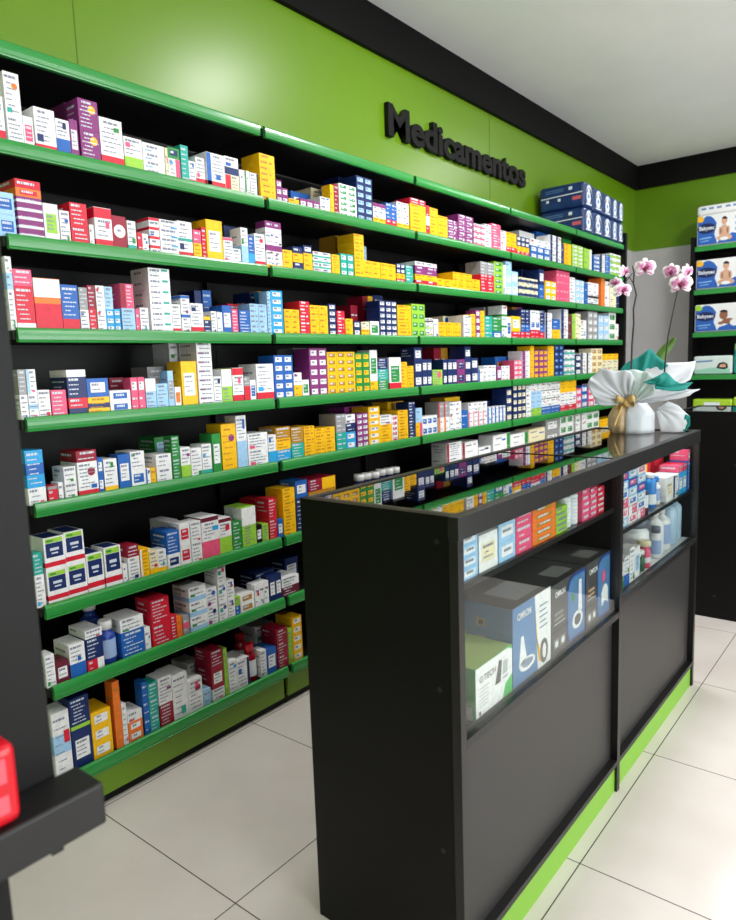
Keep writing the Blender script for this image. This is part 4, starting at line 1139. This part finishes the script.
bottle('lotion_bottle', 'white bottle with grey cap and blue label, front of the deck', 'bottle', (XF-.004-.02, 2.663, z3+.0005), .020, .12, M_white_b, M_grey_cap, M_label_s, neck=.7)

# ---------------------------------------------------------------- gift-wrapped orchid on the glass top
P0 = Vector((-.95, 2.9, CH-.0028)); vv = Vector((-.95, 2.9, 0)).normalized(); rr = Vector((vv.y, -vv.x, 0))
def LC(a, b, z): return rr*a + vv*b + Vector((0, 0, z))
orch = thing('potted_orchid', 'gift-wrapped orchid in white and teal tissue on the counter glass top', 'potted plant', tuple(P0))
def paper(name, col, rough=.6):
    mt = bpy.data.materials.new(name); mt.use_nodes = True; nt = mt.node_tree; b = nt.nodes['Principled BSDF']
    b.inputs['Base Color'].default_value = col; b.inputs['Roughness'].default_value = rough
    out = nt.nodes['Material Output']; tr = nt.nodes.new('ShaderNodeBsdfTranslucent'); tr.inputs[0].default_value = col
    mx = nt.nodes.new('ShaderNodeMixShader'); mx.inputs[0].default_value = .3
    nt.links.new(b.outputs[0], mx.inputs[1]); nt.links.new(tr.outputs[0], mx.inputs[2]); nt.links.new(mx.outputs[0], out.inputs[0])
    n = nt.nodes.new('ShaderNodeTexNoise'); n.inputs['Scale'].default_value = 26; n.inputs['Detail'].default_value = 5
    tc = nt.nodes.new('ShaderNodeTexCoord'); nt.links.new(tc.outputs['Object'], n.inputs['Vector'])
    bp = nt.nodes.new('ShaderNodeBump'); bp.inputs['Strength'].default_value = .35; bp.inputs['Distance'].default_value = .01
    nt.links.new(n.outputs['Fac'], bp.inputs['Height']); nt.links.new(bp.outputs[0], b.inputs['Normal']); return mt
M_pw = paper('white_tissue', S(234, 238, 242)); M_pt = paper('teal_tissue', S(32, 158, 148)); M_pmint = paper('mint_white_tissue', S(222, 236, 232))
M_gold = mat('gold_fabric', S(214, 188, 148), .5, noise=.2, nscale=40); M_sheet = paper('embossed_white_paper', S(224, 230, 234))
def fan(name, rim, centre, mt, ruff=.012, freq=9, nt_=14, bow=.03, sub=6, solid=.0012):
    """rim: list of (a, b, z); a ruffled sheet gathered at centre and opening to the rim"""
    pts = []
    for (p, q) in zip(rim, rim[1:]):
        for i in range(sub): pts.append([p[k]+(q[k]-p[k])*i/sub for k in range(3)])
    pts.append(list(rim[-1])); bm = bmesh.new(); rows = []
    for j in range(nt_+1):
        t_ = .06+.94*j/nt_; row = []
        for i, p in enumerate(pts):
            a, b, z = [centre[k]+(p[k]-centre[k])*t_ for k in range(3)]
            b += ruff*t_*math.sin(i*freq*2*PI/len(pts)) + ruff*.5*math.sin(i*freq*1.7*2*PI/len(pts)+j*.5) - bow*math.sin(t_*PI)*1.0
            z += ruff*.5*t_*math.cos(i*freq*2*PI/len(pts)+1)
            row.append(bm.verts.new(LC(a, b, z)))
        rows.append(row)
    for x, y in zip(rows, rows[1:]):
        for i in range(len(x)-1): bm.faces.new((x[i], x[i+1], y[i+1], y[i])).smooth = True
    o = obj(name, bm, mt, orch, smooth=True)
    md = o.modifiers.new('solid', 'SOLIDIFY'); md.thickness = solid
    return o
nk = (0.0, .0, .118)
# pot wrapped in gold fabric
bm = bmesh.new(); n = 48; rings = []
for r_, z in ((.056, .0005), (.066, .03), (.064, .07), (.046, .105), (.030, .122), (.042, .145), (.058, .160)):
    rings.append([bm.verts.new(Vector((-.018*rr.x, -.018*rr.y, 0)) + Vector(((r_*(1+.07*math.sin(11*2*PI*i/n)))*math.cos(2*PI*i/n), (r_*(1+.07*math.sin(11*2*PI*i/n)))*math.sin(2*PI*i/n), z))) for i in range(n)])
for a, b in zip(rings, rings[1:]):
    for i in range(n): bm.faces.new((a[i], a[(i+1) % n], b[(i+1) % n], b[i])).smooth = True
bm.faces.new(rings[0][::-1]); obj('wrapped_pot', bm, M_gold, orch)
# gold bow: two loops, knot and tails
bm = bmesh.new()
def ribbon(path, w_):
    prev = None
    for i, p in enumerate(path):
        q = (bm.verts.new(LC(p[0], p[1], p[2]-w_/2)), bm.verts.new(LC(p[0], p[1]-.003, p[2]+w_/2)))
        if prev: bm.faces.new((prev[0], q[0], q[1], prev[1])).smooth = True
        prev = q
for s_ in (-1, 1):
    ribbon([(-.02+s_*.034*math.sin(PI*i/12)**.8*(1 if i < 7 else .9)*1.1, -.052-.02*math.sin(2*PI*i/12)-.012, .128+.018*math.sin(2*PI*i/12)) for i in range(13)], .026)
ribbon([(-.03-.006*i, -.058-.002*i, .112-.016*i) for i in range(6)], .022)
ob = obj('bow', bm, mat('gold_ribbon', S(206, 172, 104), .35), orch, smooth=True); md = ob.modifiers.new('s', 'SOLIDIFY'); md.thickness = .0015
bm = bmesh.new(); bmesh.ops.create_uvsphere(bm, u_segments=14, v_segments=10, radius=.013, matrix=Matrix.Translation(LC(-.02, -.062, .126))); obj('knot', bm, mat('gold_knot', S(190, 155, 90), .4), ob, smooth=True)
# tissue
fan('teal_tissue', [(-.062, .05, .235), (-.03, .055, .272), (.02, .05, .305), (.071, .05, .338), (.10, .05, .312), (.145, .05, .262)], nk, M_pt, ruff=.006, freq=3, bow=-.02)
fan('white_tissue', [(-.10, .03, .24), (0, .06, .258), (.10, .06, .272), (.18, .05, .279), (.240, .035, .285), (.236, .02, .25), (.222, 0, .213), (.17, -.02, .192), (.12, -.02, .17)], nk, M_pw, ruff=.007, freq=3, bow=.0)
fan('white_tissue', [(.02, -.10, .215), (.0, -.11, .25), (-.04, -.12, .258), (-.112, -.105, .262), (-.15, -.09, .235), (-.164, -.08, .205), (-.15, -.08, .165), (-.128, -.07, .128), (-.098, -.06, .108)], (.0, -.035, .128), M_pw, ruff=.007, freq=5, bow=.012)
fan('white_tissue', [(-.06, -.10, .25), (.0, -.105, .256), (.06, -.10, .252), (.085, -.09, .215), (.09, -.08, .16)], (.0, -.04, .128), M_pmint, ruff=.008, freq=3, bow=.012)
fan('white_tissue', [(.06, -.07, .20), (.11, -.08, .178), (.17, -.08, .176), (.252, -.06, .178), (.215, -.06, .146), (.15, -.05, .138), (.08, -.04, .12)], (.0, -.04, .125), M_pw, ruff=.008, freq=3, bow=.01)
fan('teal_tissue', [(.045, -.10, .205), (.08, -.12, .225), (.125, -.12, .244), (.155, -.11, .215), (.19, -.09, .196), (.226, -.07, .20), (.20, -.08, .176), (.15, -.10, .17), (.09, -.11, .178)], (.085, -.105, .196), M_pt, ruff=.006, freq=3, bow=.015)
# embossed sheet around the right half of the pot, pleated
bm = bmesh.new(); rows = []
for j in range(9):
    z = .001 + .126*j/8; row = []
    for i in range(29):
        th = -PI*.62 + PI*.75*i/28
        r_ = (.070 if j < 6 else .070-(j-5)*.010)*(1+.012*math.sin(i*.9))
        row.append(bm.verts.new(LC(.012+r_*math.cos(th)*1.15, r_*math.sin(th), z)))
    rows.append(row)
for x, y in zip(rows, rows[1:]):
    for i in range(28): bm.faces.new((x[i], x[i+1], y[i+1], y[i])).smooth = True
o = obj('paper_wrap', bm, M_sheet, orch, smooth=True); md = o.modifiers.new('s', 'SOLIDIFY'); md.thickness = .0012
fan('loose_tissue', [(.115, -.02, .004), (.16, -.03, .004), (.200, -.03, .006), (.212, -.03, .04), (.216, -.03, .072), (.18, -.02, .108), (.14, -.01, .125)], (.098, -.005, .095), M_pw, ruff=.003, freq=2, bow=.012)
fan('teal_tissue', [(.200, -.036, .004), (.222, -.035, .03), (.221, -.034, .070), (.205, -.03, .075)], (.192, -.025, .022), M_pt, ruff=.002, freq=2, bow=0)
# leaf, stems
def leaf(pts, width, mt, name='leaf'):
    bm = bmesh.new(); rows = []
    for i, p in enumerate(pts):
        t_ = i/(len(pts)-1); w_ = width*math.sin(PI*min(.97, .12+.80*t_))**.6
        c = LC(*p); d = (LC(*pts[min(i+1, len(pts)-1)])-LC(*pts[max(0, i-1)])).normalized(); s_ = d.cross(vv).normalized()
        rows.append([bm.verts.new(c+s_*w_*u-vv*(.012*(1-abs(u))-.004)) for u in (-1, -.5, 0, .5, 1)])
    for x, y in zip(rows, rows[1:]):
        for i in range(4): bm.faces.new((x[i], x[i+1], y[i+1], y[i])).smooth = True
    o = obj(name, bm, mt, orch, smooth=True); md = o.modifiers.new('s', 'SOLIDIFY'); md.thickness = .002; md2 = o.modifiers.new('u', 'SUBSURF'); md2.levels = 1; md2.render_levels = 1
M_leaf = mat('orchid_leaf', S(84, 122, 48), .35, noise=.25, nscale=14)
leaf([(.06, .08, .16), (.08, .085, .22), (.10, .085, .285), (.125, .085, .325), (.148, .08, .355), (.166, .07, .378)], .022, M_leaf)
leaf([(-.01, .03, .14), (-.03, .05, .19), (-.05, .07, .225), (-.07, .09, .235)], .026, M_leaf)
M_stem = mat('orchid_stem', S(44, 40, 34), .5)
def stem(pts, r0, r1):
    bm = bmesh.new(); n = len(pts); tube(bm, [LC(*p) for p in pts], [r0+(r1-r0)*i/(n-1) for i in range(n)], 8); return obj('stem', bm, M_stem, orch)
stem([(0, .02, .12), (.001, .02, .25), (.003, .02, .36), (.008, .018, .44), (.006, .015, .50), (.016, .012, .555), (.004, .01, .60), (.006, .008, .64), (.0, .004, .668)], .0042, .0026)
stem([(.004, .012, .60), (-.012, .0, .625), (-.03, -.005, .622)], .002, .0015); stem([(.0, .006, .655), (.02, -.004, .66), (.04, -.008, .655)], .002, .0015)
stem([(.0, .006, .64), (-.03, .0, .60), (-.05, -.005, .59)], .002, .0015)
stem([(.12, .02, .14), (.13, .02, .30), (.138, .02, .385), (.152, .015, .47), (.166, .01, .55), (.17, .008, .60), (.15, .004, .632)], .0036, .002)
# flowers: three sepals, two broad petals and a lip, white rim with magenta blotches
def petal_material():
    mt = bpy.data.materials.new('orchid_petal'); mt.use_nodes = True; nt = mt.node_tree; b = nt.nodes['Principled BSDF']; N = nt.nodes.new; L = nt.links.new
    uv = N('ShaderNodeUVMap'); sp = N('ShaderNodeSeparateXYZ'); L(uv.outputs[0], sp.inputs[0])
    tc = N('ShaderNodeTexCoord'); n = N('ShaderNodeTexNoise'); n.inputs['Scale'].default_value = 75; n.inputs['Detail'].default_value = 2; L(tc.outputs['Object'], n.inputs['Vector'])
    a = N('ShaderNodeMath'); a.operation = 'MULTIPLY_ADD'; L(n.outputs['Fac'], a.inputs[0]); a.inputs[1].default_value = .9; L(sp.outputs[0], a.inputs[2])
    r = N('ShaderNodeValToRGB'); e = r.color_ramp.elements
    e[0].position = .0; e[0].color = S(120, 30, 78); e[1].position = 1; e[1].color = S(244, 238, 242)
    for p, c in ((.60, (150, 48, 100)), (.76, (206, 120, 168)), (.96, (226, 176, 206))):
        q = e.new(p); q.color = S(*c)
    L(a.outputs[0], r.inputs[0]); L(r.outputs[0], b.inputs['Base Color']); b.inputs['Roughness'].default_value = .5
    return mt
M_petal = petal_material(); M_lip = mat('orchid_lip', S(112, 14, 54), .4)
def flower(a, b, z, size, yaw_, tilt, k):
    bm = bmesh.new(); uvl = bm.loops.layers.uv.new('UVMap')
    rot = Matrix.Rotation(yaw_, 3, 'Z') @ Matrix.Rotation(tilt, 3, 'X')
    # local frame: x right, y towards viewer (negative is out), z up
    basis = lambda p: LC(*( (rot @ Vector(p)) + Vector((a, b, z))))
    specs = [(90, .95, .30, -.0), (215, .95, .28, 0), (325, .95, .28, 0), (20, 1.0, .52, -.006), (160, 1.0, .52, -.006)]
    for ang, ln, wd, off in specs:
        th = math.radians(ang); rows = []
        for i in range(7):
            t_ = i/6; w_ = wd*size*math.sin(PI*(.10+.82*t_))**.55
            cx, cz = math.cos(th)*ln*size*t_, math.sin(th)*ln*size*t_
            row = []
            for u in (-1, -.5, 0, .5, 1):
                x_ = cx - math.sin(th)*w_*u; z_ = cz + math.cos(th)*w_*u
                y_ = off + .25*size*t_*t_ - .10*size*(1-abs(u)) - (.12*size*math.sin(t_*PI))
                row.append((bm.verts.new(basis((x_, y_, z_))), max(t_*.75, abs(u)*.62)))
            rows.append(row)
        for x, y in zip(rows, rows[1:]):
            for i in range(4):
                q = (x[i], x[i+1], y[i+1], y[i]); f = bm.faces.new([w_[0] for w_ in q]); f.smooth = True
                for lp, w_ in zip(f.loops, q): lp[uvl].uv = (w_[1], 0)
    o = obj('flower', bm, M_petal, orch, smooth=True)
    bm = bmesh.new()
    for cx, cz, r_ in ((0, -.12, .17), (-.16, -.02, .11), (.16, -.02, .11), (0, .10, .10), (0, -.32, .09)):
        bmesh.ops.create_icosphere(bm, subdivisions=2, radius=r_*size, matrix=Matrix.Translation(basis((cx*size, -.22*size, cz*size))))
    obj('lip', bm, M_lip, o, smooth=True)
for k, q in enumerate([(-.032, -.01, .645, .030, .9, 0), (.046, -.02, .652, .042, .1, .1), (-.062, -.012, .604, .026, -.3, .1), (-.036, -.02, .572, .036, .3, -.1),
                       (.142, -.01, .632, .034, -.2, .1), (.198, -.008, .628, .032, .8, .2), (.176, -.03, .580, .044, 0, 0)]): flower(*q, k)

# ---------------------------------------------------------------- dark stand in the left foreground
M_stand = mat('charcoal_laminate_stand', S(14, 14, 14), .55, .25, noise=.12, nscale=6)
st = thing('checkout_stand', 'dark grey stand with tall back panel and shelf at the left edge', 'stand', (-.80, .2, 0))
box('back_panel', (-.105, -.067, -.6, .195, .826, 2.1), M_stand, st)
box('tray', (-.0665, 0, -.6, .226, .825, .882), mat('black_tray', S(14, 14, 15), .5), st, bev=.004)
box('leg_panel', (-.0665, -.004, -.6, .102, 0, .8245), M_stand, st)
box('bracket', (-.02, -.006, .155, .170, .818, .8245), M_alu, st)
bm = bmesh.new(); bx(bm, -.026, .026, -.07, .06, 0, .100, 0, bev=.012)
quad(bm, [(.0266, -.05, .055), (.0266, .045, .055), (.0266, .045, .085), (.0266, -.05, .085)], 1)
quad(bm, [(.0266, .02, .018), (.0266, .045, .018), (.0266, .045, .040), (.0266, .02, .040)], 1)
o = obj('red_packet', bm, [mat('glossy_red_film', S(205, 6, 30), .25, .5), mat('rose_patch', S(236, 90, 105), .3)]); o.location = (-.833, .268, .8825)
tag(o, 'glossy red packet standing on the dark stand, cut by the left edge', 'packet')
